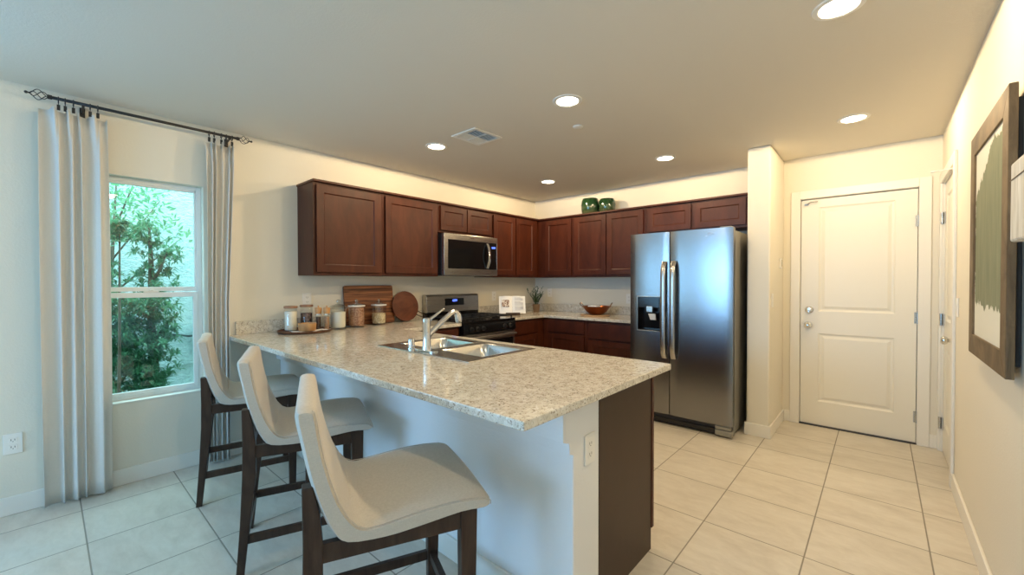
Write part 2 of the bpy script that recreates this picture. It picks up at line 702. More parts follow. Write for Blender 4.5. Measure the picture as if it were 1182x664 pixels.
# ------------------------------------------------------------------ window 1
def window(name, y0, y1, label):
    w = sroot(name, (-.1, (y0 + y1) / 2, WZ0), label)
    xa, xb = -.125, -.07
    f = .028
    zm0, zm1 = 1.235, 1.285
    b = B()
    b.box(xa, xb, y0, y0 + f, WZ0, WZ1).box(xa, xb, y1 - f, y1, WZ0, WZ1).box(xa, xb, y0 + f, y1 - f, WZ1 - f, WZ1).box(xa, xb, y0 + f, y1 - f, WZ0, WZ0 + f)
    obj('window_frame', b, 'vinyl', w, bevel=.003)
    b = B()
    g = .026
    b.box(xa + .02, xb - .006, y0 + f, y0 + f + .012, zm1, WZ1 - f).box(xa + .02, xb - .006, y1 - f - .012, y1 - f, zm1, WZ1 - f)
    b.box(xa + .02, xb - .006, y0 + f, y1 - f, zm1 - .03, zm1).box(xa + .02, xb - .006, y0 + f, y1 - f, WZ1 - f - .012, WZ1 - f)
    s1 = obj('upper_sash', b, 'vinyl', w, bevel=.002)
    obj('glass', B().box(-.101, -.097, y0 + f + .01, y1 - f - .01, zm1, WZ1 - f - .01), 'window_glass', s1)
    b = B()
    q0, q1 = WZ0 + f, zm0 + .012
    b.box(xb - .02, xb + .008, y0 + f, y0 + f + g, q0, q1).box(xb - .02, xb + .008, y1 - f - g, y1 - f, q0, q1)
    b.box(xb - .02, xb + .008, y0 + f + g, y1 - f - g, q0, q0 + g).box(xb - .02, xb + .008, y0 + f + g, y1 - f - g, q1 - .034, q1)
    s2 = obj('lower_sash', b, 'vinyl', w, bevel=.003)
    obj('glass', B().box(-.082, -.078, y0 + f + g, y1 - f - g, q0 + g, q1 - .034), 'window_glass', s2)
    yc = (y0 + y1) / 2
    obj('latch', B().box(xb - .012, xb + .012, yc - .04, yc + .04, q1, q1 + .012).box(xb - .004, xb + .02, yc - .012, yc + .012, q1 + .012, q1 + .022), 'white_plastic', s2, bevel=.003)
    obj('window_sill', B().box(-.07, .004, y0, y1, WZ0 - .004, WZ0 + .006), 'white_trim', w, bevel=.003)
    return w


window('window_1', WY0, WY1, 'white vinyl single hung window looking onto the side yard')
window('window_2', V0, V1, 'white vinyl window further along the left wall')

# ------------------------------------------------------------------ panelled slabs


def slab(bb_, f, a0, a1, b0, b1, th, panels, prof):
    """f(a,b,d)->xyz with d out of the face. panels: list of (pa0,pa1,pb0,pb1) stacked in b, prof: [(inset, depth)]"""
    bm = bb_.bm

    def V(a, b, d):
        return bm.verts.new(f(a, b, d))

    def Q(*p):
        bm.faces.new([V(*q) for q in p])
    Q((a0, b0, -th), (a0, b1, -th), (a1, b1, -th), (a1, b0, -th))
    Q((a0, b0, 0), (a0, b0, -th), (a1, b0, -th), (a1, b0, 0))
    Q((a0, b1, 0), (a1, b1, 0), (a1, b1, -th), (a0, b1, -th))
    Q((a0, b0, 0), (a0, b1, 0), (a0, b1, -th), (a0, b0, -th))
    Q((a1, b0, 0), (a1, b0, -th), (a1, b1, -th), (a1, b1, 0))
    pa0, pa1 = panels[0][0], panels[0][1]
    Q((a0, b0, 0), (pa0, b0, 0), (pa0, b1, 0), (a0, b1, 0))
    Q((pa1, b0, 0), (a1, b0, 0), (a1, b1, 0), (pa1, b1, 0))
    z = b0
    for p in panels:
        Q((pa0, z, 0), (pa1, z, 0), (pa1, p[2], 0), (pa0, p[2], 0))
        z = p[3]
        prev = None
        for ins, dp in [(0, 0)] + prof:
            ring = [(p[0] + ins, p[2] + ins, dp), (p[1] - ins, p[2] + ins, dp), (p[1] - ins, p[3] - ins, dp), (p[0] + ins, p[3] - ins, dp)]
            if prev:
                for i in range(4):
                    j = (i + 1) % 4
                    Q(prev[i], prev[j], ring[j], ring[i])
            prev = ring
        Q(*prev)
    Q((pa0, z, 0), (pa1, z, 0), (pa1, b1, 0), (pa0, b1, 0))
    bmesh.ops.remove_doubles(bm, verts=bm.verts, dist=1e-5)
    return bb_


RAISED = [(.012, -.009), (.022, -.010), (.045, -.001)]

# ------------------------------------------------------------------ entry door
d1 = sroot('door_1', ((DX0 + DX1) / 2, 0, 0), 'white two panel entry door')
fE = lambda a, b, d: (a, .012 - d, b)
obj('door_slab', slab(B(), fE, DX0, DX1, .012, DZ - .003, .04, [(3.262, 3.772, .225, .845), (3.262, 3.772, 1.045, 1.985)], RAISED), 'door_paint', d1)
b = B()
cw = .072
b.box(DX0 - .006 - cw, DX0 - .006, -.016, 0, 0, DZ + .006 + cw).box(DX1 + .006, DX1 + .006 + cw, -.016, 0, 0, DZ + .006 + cw).box(DX0 - .006, DX1 + .006, -.016, 0, DZ + .006, DZ + .006 + cw)
obj('door_casing', b, 'white_trim', d1, bevel=.004)
obj('door_stop_or_light_block', B().box(DX0 - .012, DX1 + .012, .056, .066, 0, DZ + .012), 'rubber', d1)  # dark sheet added behind the slab to block light through the door gaps
obj('threshold', B().box(DX0 - .01, DX1 + .01, -.005, .1, 0, .01), 'rubber', d1)
obj('door_jamb', B().box(DX0 - .012, DX0 - .004, 0, .12, 0, DZ + .008).box(DX1 + .004, DX1 + .012, 0, .12, 0, DZ + .008).box(DX0 - .004, DX1 + .004, 0, .12, DZ + .004, DZ + .012), 'white_trim', d1)
RX = Matrix.Rotation(R(90), 3, 'X')


def knob_prof():
    return [(0, 0), (.032, 0), (.032, .006), (.014, .012), (.013, .03), (.022, .036), (.029, .048), (.029, .058), (.02, .068), (0, .07)]


obj('door_knob', B().lathe(knob_prof(), (3.19, .012, .917), 24, RX), 'chrome', d1, smooth='all')
obj('deadbolt', B().lathe([(0, 0), (.031, 0), (.031, .008), (.024, .016), (.02, .018), (0, .018)], (3.195, .012, 1.055), 24, RX).box(3.19, 3.20, -.024, -.004, 1.035, 1.075), 'chrome', d1, smooth=True)
for z in (1.80, 1.02, .22):
    obj('hinge', B().tube([(DX1 + .003, .004, z - .045), (DX1 + .003, .004, z + .045)], .009, 10).box(DX1 - .014, DX1 + .003, .0105, .013, z - .045, z + .045), 'nickel', d1, smooth=True)
obj('door_chain', B().box(3.155, 3.185, -.004, .012, 2.012, 2.026).tube([(3.17, -.004, 2.018), (3.20, -.012, 2.034), (3.255, -.010, 2.034)], .004, 8), 'nickel', d1)

# side door on right wall
d2 = sroot('door_2', (XR, (SY0 + SY1) / 2, 0), 'white panelled side door in the right wall')
fS = lambda a, b, d: (XR + .012 - d, a, b)
obj('door_slab', slab(B(), fS, SY0, SY1, .012, DZ - .003, .035, [(SY0 + .11, SY1 - .11, .225, .80), (SY0 + .11, SY1 - .11, 1.02, 1.96)], RAISED), 'door_paint', d2)
b = B()
b.box(XR - .016, XR, SY0 - .006 - cw, SY0 - .006, 0, DZ + .006 + cw).box(XR - .016, XR, SY1 + .006, -.002, 0, DZ + .006 + cw).box(XR - .016, XR, SY0 - .006, SY1 + .006, DZ + .006, DZ + .006 + cw)
obj('door_casing', b, 'white_trim', d2, bevel=.004)
obj('door_jamb', B().box(XR, XR + .12, SY0 - .012, SY0 - .004, 0, DZ + .008).box(XR, XR + .12, SY1 + .004, SY1 + .012, 0, DZ + .008).box(XR, XR + .12, SY0 - .004, SY1 + .004, DZ + .004, DZ + .012), 'white_trim', d2)
obj('door_light_block', B().box(XR + .052, XR + .060, SY0 - .012, SY1 + .012, 0, DZ + .012), 'rubber', d2)  # added unseen sheet, keeps outside light out of the side door gaps
RYm = Matrix.Rotation(R(-90), 3, 'Y')
obj('door_knob', B().lathe(knob_prof(), (XR + .012, -.70, .925), 24, RYm), 'chrome', d2, smooth='all')
for z in (1.80, 1.02, .22):
    obj('hinge', B().tube([(XR - .004, SY1 + .003, z - .045), (XR - .004, SY1 + .003, z + .045)], .010, 10).box(XR + .0105, XR + .013, SY1 - .03, SY1, z - .045, z + .045), 'nickel', d2, smooth=True)
obj('door_stop_or_light_block', B().tube([(XR, -.725, 2.045), (XR - .10, -.725, 2.040)], .004, 8).tube([(XR - .094, -.725, 2.040), (XR - .112, -.725, 2.039)], .007, 10), 'white_plastic', d2, smooth=True)

# ------------------------------------------------------------------ outside
struct('ground', B().box(-2.6, -.14, -9.5, 3, -.06, -.01), 'dirt', label='side yard ground outside the window')
struct('wall_neighbour', B().box(-2.15, -2.0, -9, 3, .42, 4.0), 'stucco', label='pale stucco wall of the neighbouring house')
struct('wall_footing', B().box(-2.2, -2.02, -9, 3, -.01, .42), 'stucco')


def leaf_cloud(b, c, r, n, ln, wd, rnd, up=.2):
    for _ in range(n):
        d = Vector((rnd.gauss(0, 1), rnd.gauss(0, 1), rnd.gauss(0, 1))).normalized()
        p = Vector(c) + Vector((d.x * r[0], d.y * r[1], d.z * r[2])) * rnd.uniform(.25, 1.0) ** .6
        t = (d * .8 + Vector((rnd.uniform(-1, 1), rnd.uniform(-1, 1), rnd.uniform(-.6, 1) + up))).normalized()
        s = t.cross(Vector((rnd.uniform(-1, 1), rnd.uniform(-1, 1), rnd.uniform(-1, 1)))).normalized()
        nn = t.cross(s) * .15
        l = ln * rnd.uniform(.6, 1.15)
        w = wd * rnd.uniform(.7, 1.2)
        a = b.bm.verts.new(p)
        m1 = b.bm.verts.new(p + t * l * .45 + s * w + nn * w)
        m2 = b.bm.verts.new(p + t * l * .45 - s * w + nn * w)
        e = b.bm.verts.new(p + t * l - nn * l * .3)
        mid = b.bm.verts.new(p + t * l * .45)
        b.bm.faces.new((a, m1, mid))
        b.bm.faces.new((m1, e, mid))
        b.bm.faces.new((e, m2, mid))
        b.bm.faces.new((m2, a, mid))


def rosette(b, c, n, ln, wd, rnd):
    for i in range(n):
        az = rnd.uniform(0, 2 * pi)
        el = rnd.uniform(-.35, 1.2)
        t = Vector((cos(az) * cos(el), sin(az) * cos(el), sin(el)))
        s = t.cross(Vector((0, 0, 1))).normalized()
        l = ln * rnd.uniform(.7, 1.1)
        p = Vector(c)
        q = p + t * l * .5 + Vector((0, 0, .01))
        e = p + t * l - Vector((0, 0, l * .18))
        v = [b.bm.verts.new(x) for x in (p, q + s * wd, e, q - s * wd)]
        b.bm.faces.new(v)


rnd = random.Random(5)
# dense shrub with a trunk
sh = thing('shrub', (-1.05, -4.02, 0), 'dense dark green long-leaved shrub filling the lower window pane', 'shrub')
b = B()
for (y, z, x, r, n) in [(-4.28, .70, -1.02, .26, 60), (-4.10, .62, -1.0, .26, 60), (-4.00, .80, -1.05, .18, 36), (-4.22, 1.0, -1.05, .26, 60), (-4.03, 1.02, -1.05, .22, 50),
                        (-4.35, 1.25, -1.1, .22, 46), (-4.02, 1.3, -1.1, .22, 46), (-3.98, 1.58, -1.1, .19, 40), (-4.06, 1.75, -1.1, .16, 30), (-4.2, .42, -1.0, .28, 50), (-4.05, .42, -1.0, .2, 36), (-4.4, .9, -.95, .25, 50), (-4.45, 1.5, -1.1, .14, 20), (-4.3, .85, -.85, .25, 50), (-4.1, .8, -.85, .25, 50), (-4.32, 1.1, -.9, .22, 40), (-4.05, 1.12, -.9, .2, 36), (-4.25, .5, -.85, .25, 40), (-4.12, .45, -.85, .2, 30)]:
    for _ in range(int(n * 1.15)):
        d = Vector((rnd.gauss(0, 1), rnd.gauss(0, 1), rnd.gauss(0, 1))).normalized() * r * rnd.uniform(.3, 1)
        rosette(b, (x + d.x, y + d.y, z + d.z), 14, .085, .0075, rnd)
obj('foliage', b, 'leaf', sh, fix=False)
b = B()
b.tube([(-1.08, -4.02, -.01), (-1.1, -4.0, .5), (-1.07, -4.03, 1.0), (-1.1, -4.02, 1.5), (-1.1, -4.03, 1.8)], [.035, .03, .026, .018, .008], 8)
for (y, z, y2, z2) in [(-4.0, .5, -4.3, .8), (-4.02, .8, -3.86, 1.05), (-4.03, 1.0, -4.3, 1.3), (-4.02, 1.3, -3.92, 1.6)]:
    b.tube([(-1.08, y, z), (-1.04, (y + y2) / 2, (z + z2) / 2 - .02), (-1.0, y2, z2)], [.014, .011, .005], 6)
obj('trunk', b, 'bark', sh, smooth='all')
# airy pale shrub above
sh = thing('shrub', (-1.45, -4.25, 0), 'airy pale green tall shrub reaching the top of the upper pane', 'shrub')
b = B()
for (y, z, r, n) in [(-4.35, 2.1, .3, 150), (-4.1, 2.2, .3, 150), (-3.95, 1.98, .22, 90), (-4.35, 1.8, .24, 90), (-3.85, 1.8, .14, 34), (-4.5, 2.3, .3, 120), (-3.75, 1.72, .1, 18), (-4.15, 1.95, .25, 90)]:
    leaf_cloud(b, (-1.45, y, z), (.25, r, r), int(n * 1.3), .068, .012, rnd)
obj('foliage', b, 'leaf_pale', sh, fix=False)
b = B()
b.tube([(-1.5, -4.25, -.01), (-1.48, -4.28, .8), (-1.46, -4.24, 1.5), (-1.45, -4.2, 2.3)], [.022, .018, .014, .005], 8)
for (y2, z2, z) in [(-3.75, 1.75, 1.2), (-3.9, 2.1, 1.5), (-4.5, 2.2, 1.5), (-4.4, 1.9, 1.3), (-4.05, 2.35, 1.7)]:
    b.tube([(-1.46, -4.25, z), (-1.45, (-4.25 + y2) / 2, (z + z2) / 2), (-1.45, y2, z2)], [.009, .007, .003], 6)
obj('trunk', b, 'bark', sh, smooth='all')
# slender sapling on the left
sh = thing('shrub', (-.46, -4.29, 0), 'slender young shrub with one leafy top left of the dense shrub', 'shrub')
b = B()
for (y, z, r, n) in [(-4.279, 1.716, .075, 16), (-4.279, 1.66, .09, 12), (-4.33, 1.44, .05, 4)]:
    for _ in range(n):
        d = Vector((rnd.gauss(0, 1), rnd.gauss(0, 1), rnd.gauss(0, 1))).normalized() * r * rnd.uniform(.3, 1)
        rosette(b, (-.45 + d.x, y + d.y, z + d.z), 12, .078, .009, rnd)
obj('foliage', b, 'leaf', sh, fix=False)
obj('trunk', B().tube([(-.47, -4.30, -.01), (-.46, -4.285, .8), (-.45, -4.275, 1.71)], [.012, .009, .005], 8), 'bark', sh, smooth='all')

cb_ = B().tube([(-1.985, -4.1, .98), (-1.98, -3.95, .84), (-1.975, -3.8, .77), (-1.975, -3.6, .73), (-1.975, -3.535, .73)], .011, 8)
tag(obj('cable', cb_, 'cable', smooth='all'), 'dark cable sagging across the pale stucco wall outside', 'cable')
mb = thing('utility_box', (-1.95, -3.35, .5), 'white rounded utility box on the stucco wall at the window edge', 'utility box')
obj('body', B().box(-2.0, -1.87, -3.52, -3.3, .52, 1.3), 'meter_white', mb, bevel=.04, seg=4)
obj('dome', B().sphere((-1.9, -3.5, .72), .14, .5, .6, 1.3), 'meter_white', mb, smooth='all')

# ================================================================== HALF WALL + PENINSULA
PX = 2.846
hw = struct('wall_peninsula', B().box(0, PX, -3.365, -3.178, 0, .884), 'half_wall_paint', bevel=.006, label='white drywall half wall under the breakfast bar')
# stepped moulding below the bar top, seen in profile at the end
prof = [(-3.365, .682), (-3.394, .694), (-3.397, .735), (-3.415, .740), (-3.435, .748), (-3.435, .884), (-3.365, .884)]
struct('trim_1', B().prism(prof, lambda u, v, a: (a, u, v), 0.002, PX + .004), 'half_wall_paint', label='stepped white moulding under the bar overhang')
struct('baseboard_bar', B().box(0.015, PX, -3.365 - BBT, -3.365, 0, BBH), 'white_trim', bevel=.004, label='white baseboard along the stool side of the half wall')

# countertop: left run + peninsula, with sink cut out
CT0, CT1 = .886, .916
IX, IY0, IY1 = 2.922, -3.736, -2.618
SX0, SX1, SYa, SYb = 1.345, 2.155, -3.245, -2.735


def poly_slab(b, rects, z0, z1):
    """non-overlapping grid rects -> one watertight slab"""
    xs = sorted({r[0] for r in rects} | {r[1] for r in rects})
    ys = sorted({r[2] for r in rects} | {r[3] for r in rects})

    def inside(x, y):
        return any(r[0] < x < r[1] and r[2] < y < r[3] for r in rects)
    cell = {(i, j) for i in range(len(xs) - 1) for j in range(len(ys) - 1) if inside((xs[i] + xs[i + 1]) / 2, (ys[j] + ys[j + 1]) / 2)}
    bm = b.bm
    vs = {}

    def V(i, j, k):
        if (i, j, k) not in vs:
            vs[(i, j, k)] = bm.verts.new((xs[i], ys[j], (z0, z1)[k]))
        return vs[(i, j, k)]
    for (i, j) in cell:
        bm.faces.new((V(i, j, 1), V(i + 1, j, 1), V(i + 1, j + 1, 1), V(i, j + 1, 1)))
        bm.faces.new((V(i, j, 0), V(i, j + 1, 0), V(i + 1, j + 1, 0), V(i + 1, j, 0)))
        for di, dj, e in ((-1, 0, ((i, j + 1), (i, j))), (1, 0, ((i + 1, j), (i + 1, j + 1))), (0, -1, ((i, j), (i + 1, j))), (0, 1, ((i + 1, j + 1), (i, j + 1)))):
            if (i + di, j + dj) not in cell:
                (a, c), (d, f) = e
                bm.faces.new((V(a, c, 0), V(d, f, 0), V(d, f, 1), V(a, c, 1)))
    return b


RY0, RY1 = -1.962, -1.194   # range
ct = thing('countertop', (1.3, -3.2, CT0), 'speckled beige granite bar top with the sink set in it', 'countertop')
obj('slab', poly_slab(B(), [(.002, SX0, IY0, IY1), (SX0, SX1, IY0, SYa), (SX0, SX1, SYb, IY1), (SX1, IX, IY0, IY1), (.002, .655, IY1, RY0 - .004)], CT0, CT1), 'granite', ct, bevel=.004)
tag(obj('backsplash', B().box(.002, .022, -3.68, RY0 - .004, CT1, CT1 + .10), 'granite', bevel=.002), 'low granite backsplash strip behind the glass jars, left of the range', 'backsplash')
ct2 = thing('countertop', (.9, -.3, CT0), 'speckled granite worktop in the back corner beside the refrigerator', 'countertop')
FRX0 = 1.850
obj('slab', poly_slab(B(), [(.002, .655, RY1 + .004, -.002), (.655, FRX0, -.655, -.002)], CT0, CT1), 'granite', ct2, bevel=.004)
tag(obj('backsplash', B().box(.002, .022, RY1 + .004, -.022, CT1, CT1 + .10), 'granite', bevel=.002), 'short granite backsplash strip behind the cookbook, right of the range', 'backsplash')
tag(obj('backsplash', B().box(.002, FRX0, -.022, -.002, CT1, CT1 + .10), 'granite', bevel=.002), 'granite backsplash strip on the back wall behind the copper pan', 'backsplash')

# ------------------------------------------------------------------ cabinets
SHK = [(.006, -.004), (.009, -.009), (.011, -.009)]
fA = lambda x: (lambda a, b, d: (x + d, a, b))      # faces +x
fB = lambda y: (lambda a, b, d: (a, y - d, b))      # faces -y
fC = lambda y: (lambda a, b, d: (a, y + d, b))      # faces +y


def cdoor(par, f, a0, a1, b0, b1, name='door', rail=.058, th=.019, mtn='cabinet_wood'):
    return obj(name, slab(B(), f, a0, a1, b0, b1, th, [(a0 + rail, a1 - rail, b0 + rail, b1 - rail)], SHK), mtn, par)


def dslab(par, f, a0, a1, b0, b1, name='drawer'):
    b = B()
    p = [f(a0, b0, -.019), f(a1, b0, -.019), f(a1, b1, -.019), f(a0, b1, -.019)]
    q = [f(a0, b0, 0), f(a1, b0, 0), f(a1, b1, 0), f(a0, b1, 0)]
    b.hexa(p, q)
    return obj(name, b, 'cabinet_wood', par, bevel=.003)


UZ0, UZ1 = 1.372, 2.118
D0, D1 = 1.398, 2.096


def upper_A(y0, y1, doors, label, z0=UZ0, dz0=D0, rail=.058, crown=True, ext=0):
    t = thing('wall_cabinet', (.16, (y0 + y1) / 2, z0), label, 'cabinet', 'dark cherry wall cabinets around the kitchen')
    obj('body', B().box(.002, .305, y0 + .0008, y1 - .0008, z0, UZ1), 'cabinet_wood', t, bevel=.0015)
    for a0, a1 in doors:
        cdoor(t, fA(.328), a0, a1, dz0, D1, rail=rail)
    obj('crown', B().box(.002, .333, y0 + .0008 - (.008 if ext else 0), y1 - .0008, UZ1, 2.136), 'cabinet_wood', t, bevel=.002)
    return t


def upper_B(x0, x1, doors, label, z0=UZ0, dz0=D0, rail=.058, cx0=None):
    t = thing('wall_cabinet', ((x0 + x1) / 2, -.16, z0), label, 'cabinet', 'dark cherry wall cabinets around the kitchen')
    obj('body', B().box(x0 + .0008, x1 - .0008, -.305, -.002, z0, UZ1), 'cabinet_wood', t, bevel=.0015)
    for a0, a1 in doors:
        cdoor(t, fB(-.328), a0, a1, dz0, D1, rail=rail)
    obj('crown', B().box(x0 + .0008, x1 - .0008, -.333, -.002, UZ1, 2.136), 'cabinet_wood', t, bevel=.002)
    return t


upper_A(-3.221, -2.608, [(-3.199, -2.634)], 'dark cherry wall cabinet at the window end above the glass jars', ext=1)
upper_A(-2.608, -1.977, [(-2.584, -1.996)], 'single door dark cherry wall cabinet just left of the microwave')
upper_A(-1.977, -1.192, [(-1.952, -1.600), (-1.586, -1.214)], 'short two door dark cherry cabinet on top of the microwave', z0=1.825, dz0=1.850, rail=.05)
upper_A(-1.192, -.335, [(-1.178, -.795), (-.780, -.410)], 'two door dark cherry wall cabinet between microwave and corner')
t = upper_B(.002, .845, [(.424, .828)], 'corner dark cherry wall cabinet above the cookbook and potted plant')
upper_B(.845, 1.778, [(.872, 1.302), (1.314, 1.752)], 'two door dark cherry wall cabinet carrying the green pots')
upper_B(1.778, 2.822, [(1.806, 2.254), (2.288, 2.745)], 'short two door dark cherry cabinet over the refrigerator', z0=1.822, dz0=1.848, rail=.055)

BZ0, BZ1 = .105, .884


def base_body(t, x0, x1, y0, y1, toe, mtn='cabinet_wood'):
    """hollow carcass with four walls; toe = side of the toe kick ('+x','-y','+y')"""
    w = .018
    b = B()
    b.box(x0, x0 + w, y0, y1, BZ0, BZ1).box(x1 - w, x1, y0, y1, BZ0, BZ1)
    b.box(x0 + w, x1 - w, y0, y0 + w, BZ0, BZ1).box(x0 + w, x1 - w, y1 - w, y1, BZ0, BZ1).box(x0 + w, x1 - w, y0 + w, y1 - w, BZ0, BZ0 + w)
    obj('body', b, mtn, t)
    k = {'+x': (x0, x1 - .07, y0, y1), '-y': (x0, x1, y0 + .07, y1), '+y': (x0, x1, y0, y1 - .07)}[toe]
    obj('toe_kick', B().box(k[0], k[1], k[2], k[3], 0.001, BZ0), 'cabinet_end', t)


G2 = 'dark cherry base cabinets around the kitchen'
# peninsula base cabinets (face +y, towards the range)
PY = -2.670
t = thing('base_cabinet', (2.5, -2.92, 0), 'brown end panelled base cabinet at the open end of the bar', 'cabinet', G2)
base_body(t, 2.16, PX - .012, -3.176, PY, '+y')
obj('end_panel', B().box(PX - .012, PX, -3.176, PY - .004, 0.001, BZ1), 'cabinet_end', t, bevel=.001)
obj('end_stile', B().box(PX - .012, PX + .004, PY - .003, PY + .020, .105, BZ1), 'cabinet_wood', t, bevel=.001)
dslab(t, fC(PY + .02), 2.19, 2.80, .70, .86)
cdoor(t, fC(PY + .02), 2.19, 2.80, .13, .685)
t = thing('base_cabinet', (1.75, -2.92, 0), 'dark cherry sink base cabinet under the steel sink', 'cabinet', G2)
base_body(t, 1.25, 2.158, -3.176, PY, '+y')
cdoor(t, fC(PY + .02), 1.27, 1.70, .13, .86)
cdoor(t, fC(PY + .02), 1.71, 2.14, .13, .86)
# left run between the bar and the range
t = thing('base_cabinet', (.3, -2.3, 0), 'dark cherry base cabinet tucked left of the range', 'cabinet', G2)
base_body(t, .002, .612, -2.60, RY0 - .005, '+x')
dslab(t, fA(.632), -2.585, RY0 - .03, .70, .862)
cdoor(t, fA(.632), -2.585, RY0 - .03, .13, .685)
# right of the range, in the corner
t = thing('base_cabinet', (.3, -.9, 0), 'dark cherry base cabinet right of the range under the cookbook', 'cabinet', G2)
base_body(t, .002, .612, RY1 + .005, -.004, '+x')
dslab(t, fA(.632), RY1 + .02, -.74, .72, .862)
cdoor(t, fA(.632), RY1 + .02, -.74, .13, .70)
# back wall base units
t = thing('base_cabinet', (.9, -.3, 0), 'dark cherry base cabinet at the inside corner left of the copper pan', 'cabinet', G2)
base_body(t, .616, 1.222, -.612, -.004, '-y')
dslab(t, fB(-.632), .70, 1.196, .725, .862)
cdoor(t, fB(-.632), .70, 1.196, .13, .705)
t = thing('base_cabinet', (1.53, -.3, 0), 'dark cherry base cabinet beside the refrigerator under the copper pan', 'cabinet', G2)
base_body(t, 1.224, FRX0 - .004, -.612, -.004, '-y')
dslab(t, fB(-.632), 1.25, 1.79, .69, .855)
cdoor(t, fB(-.632), 1.25, 1.79, .13, .67)

# ================================================================== REFRIGERATOR
FX0_, FX1_, FYF, FH = 1.866, 2.772, -.874, 1.768
fr = thing('refrigerator', ((FX0_ + FX1_) / 2, -.5, 0), 'stainless side by side refrigerator with dark ice and water dispenser', 'refrigerator')
obj('body', B().box(FX0_ + .006, FX1_ - .006, -.80, -.10, .03, FH - .02), 'grey_side', fr, bevel=.004)
XS = 2.248
for nm, a0, a1, lb in (('freezer_door', FX0_, XS - .004, 'narrow left door'), ('fridge_door', XS + .004, FX1_, 'wide right door')):
    b = B()
    n = 12
    pts = [(a0, -.806)]
    # gently crowned front
    for i in range(n + 1):
        u = i / n
        pts.append((a0 + (a1 - a0) * u, FYF + .010 - .010 * (1 - (2 * u - 1) ** 2) ** .5 if 0 < u < 1 else FYF + .012))
    pts.append((a1, -.806))
    if nm == 'freezer_door':
        # door with dispenser opening is built from four bands round the recess
        ox0, ox1, oz0, oz1 = 1.948, 2.164, .858, 1.172

        def band(p0, p1, z0, z1):
            seg = [p for p in pts if p0 - 1e-6 <= p[0] <= p1 + 1e-6]
            ys = lambda x: min((abs(p[0] - x), p[1]) for p in pts[1:-1])[1]
            front = [(p0, ys(p0))] + [p for p in pts[1:-1] if p0 < p[0] < p1] + [(p1, ys(p1))]
            b.prism([(p0, -.806)] + front + [(p1, -.806)], lambda u, v, a: (u, v, a), z0, z1)
        band(a0, a1, .10, oz0)
        band(a0, a1, oz1, FH)
        band(a0, ox0, oz0, oz1)
        band(ox1, a1, oz0, oz1)
    else:
        b.prism(pts, lambda u, v, a: (u, v, a), .10, FH)
    dr = obj(nm, b, 'stainless', fr, smooth=True, fix=True)
    dr['label'] = lb
    # handle: tall bowed flat bar
    hx = XS - .040 if nm == 'freezer_door' else XS + .044
    hz0, hz1 = .615, 1.50
    b = B()
    k = 24
    lo, hi = [], []
    for i in range(k + 1):
        u = i / k
        z = hz0 + (hz1 - hz0) * u
        yv = FYF - .014 - .042 * (1 - abs(2 * u - 1) ** 8)
        lo.append((yv, z))
    bmv = []
    for (yv, z) in lo:
        bmv.append([b.bm.verts.new((hx + sx * .021, yv + dy, z)) for sx, dy in ((-1, .010), (-1, -.002), (-.6, -.008), (.6, -.008), (1, -.002), (1, .010))])
    for i in range(k):
        for q in range(6):
            b.bm.faces.new((bmv[i][q], bmv[i][(q + 1) % 6], bmv[i + 1][(q + 1) % 6], bmv[i + 1][q]))
    b.bm.faces.new(bmv[0])
    b.bm.faces.new(bmv[-1])
    b.box(hx - .012, hx + .012, FYF - .02, FYF + .006, hz0 + .004, hz0 + .03).box(hx - .012, hx + .012, FYF - .02, FYF + .006, hz1 - .03, hz1 - .004)
    hd = obj('handle', b, 'stainless_h', dr, smooth=True)
    hd['label'] = 'long bowed steel handle'
    if nm == 'freezer_door':
        ds = obj('dispenser', B().box(ox0, ox1, -.81, -.806, oz0, oz1).box(ox0, ox0 + .008, FYF - .002, -.81, oz0, oz1).box(ox1 - .008, ox1, FYF - .002, -.81, oz0, oz1).box(ox0 + .008, ox1 - .008, FYF - .002, -.81, oz0, oz0 + .008)
                 .box(ox0 + .008, ox1 - .008, FYF - .004, -.81, oz1 - .10, oz1), 'black_gloss', dr, bevel=.002)
        ds['label'] = 'black recessed ice and water dispenser'
        b = B()
        b.box(ox0 - .007, ox0, FYF - .006, FYF + .01, oz0 - .007, oz1 + .007).box(ox1, ox1 + .007, FYF - .006, FYF + .01, oz0 - .007, oz1 + .007).box(ox0, ox1, FYF - .006, FYF + .01, oz1, oz1 + .007).box(ox0, ox1, FYF - .006, FYF + .01, oz0 - .007, oz0)
        obj('dispenser_bezel', b, 'stainless_h', dr, bevel=.002)
        obj('ice_chute', B().box(2.035, 2.095, FYF - .012, FYF + .03, 1.03, 1.085), 'nickel', dr, bevel=.004)
        obj('water_paddle', B().hexa([(2.06, FYF + .02, .955), (2.115, FYF + .02, .955), (2.115, FYF + .035, .955), (2.06, FYF + .035, .955)], [(2.05, FYF - .006, 1.015), (2.12, FYF - .006, 1.015), (2.12, FYF + .01, 1.015), (2.05, FYF + .01, 1.015)]), 'cream_lid', dr, bevel=.004)
    else:
        # small swirl emblem near the top right corner
        sw = [(2.60 + .028 * cos(t) * (1 - t * .06), FYF - .002, 1.708 + .014 * sin(t) + .004 * t) for t in [i * .28 for i in range(20)]]
        b = B().tube(sw, .0018, 6)
        b.box(2.555, 2.575, FYF - .003, FYF + .003, 1.704, 1.7065)
        obj('emblem', b, 'chrome', dr)
b = B()
b.box(FX0_ + .01, FX1_ - .01, -.845, -.80, .012, .092)
g = obj('kick_grille', b, 'rubber', fr, bevel=.004)
obj('grille_bar', B().box(FX0_ + .02, FX1_ - .14, -.862, -.845, .03, .062), 'black_plastic', g, bevel=.003)
obj('hinge_cover', B().box(FX1_ - .135, FX1_ - .002, -.872, -.80, .012, .060).box(FX1_ - .135, FX1_ - .012, -.868, -.80, .064, .094), 'grey_side', fr, bevel=.006)
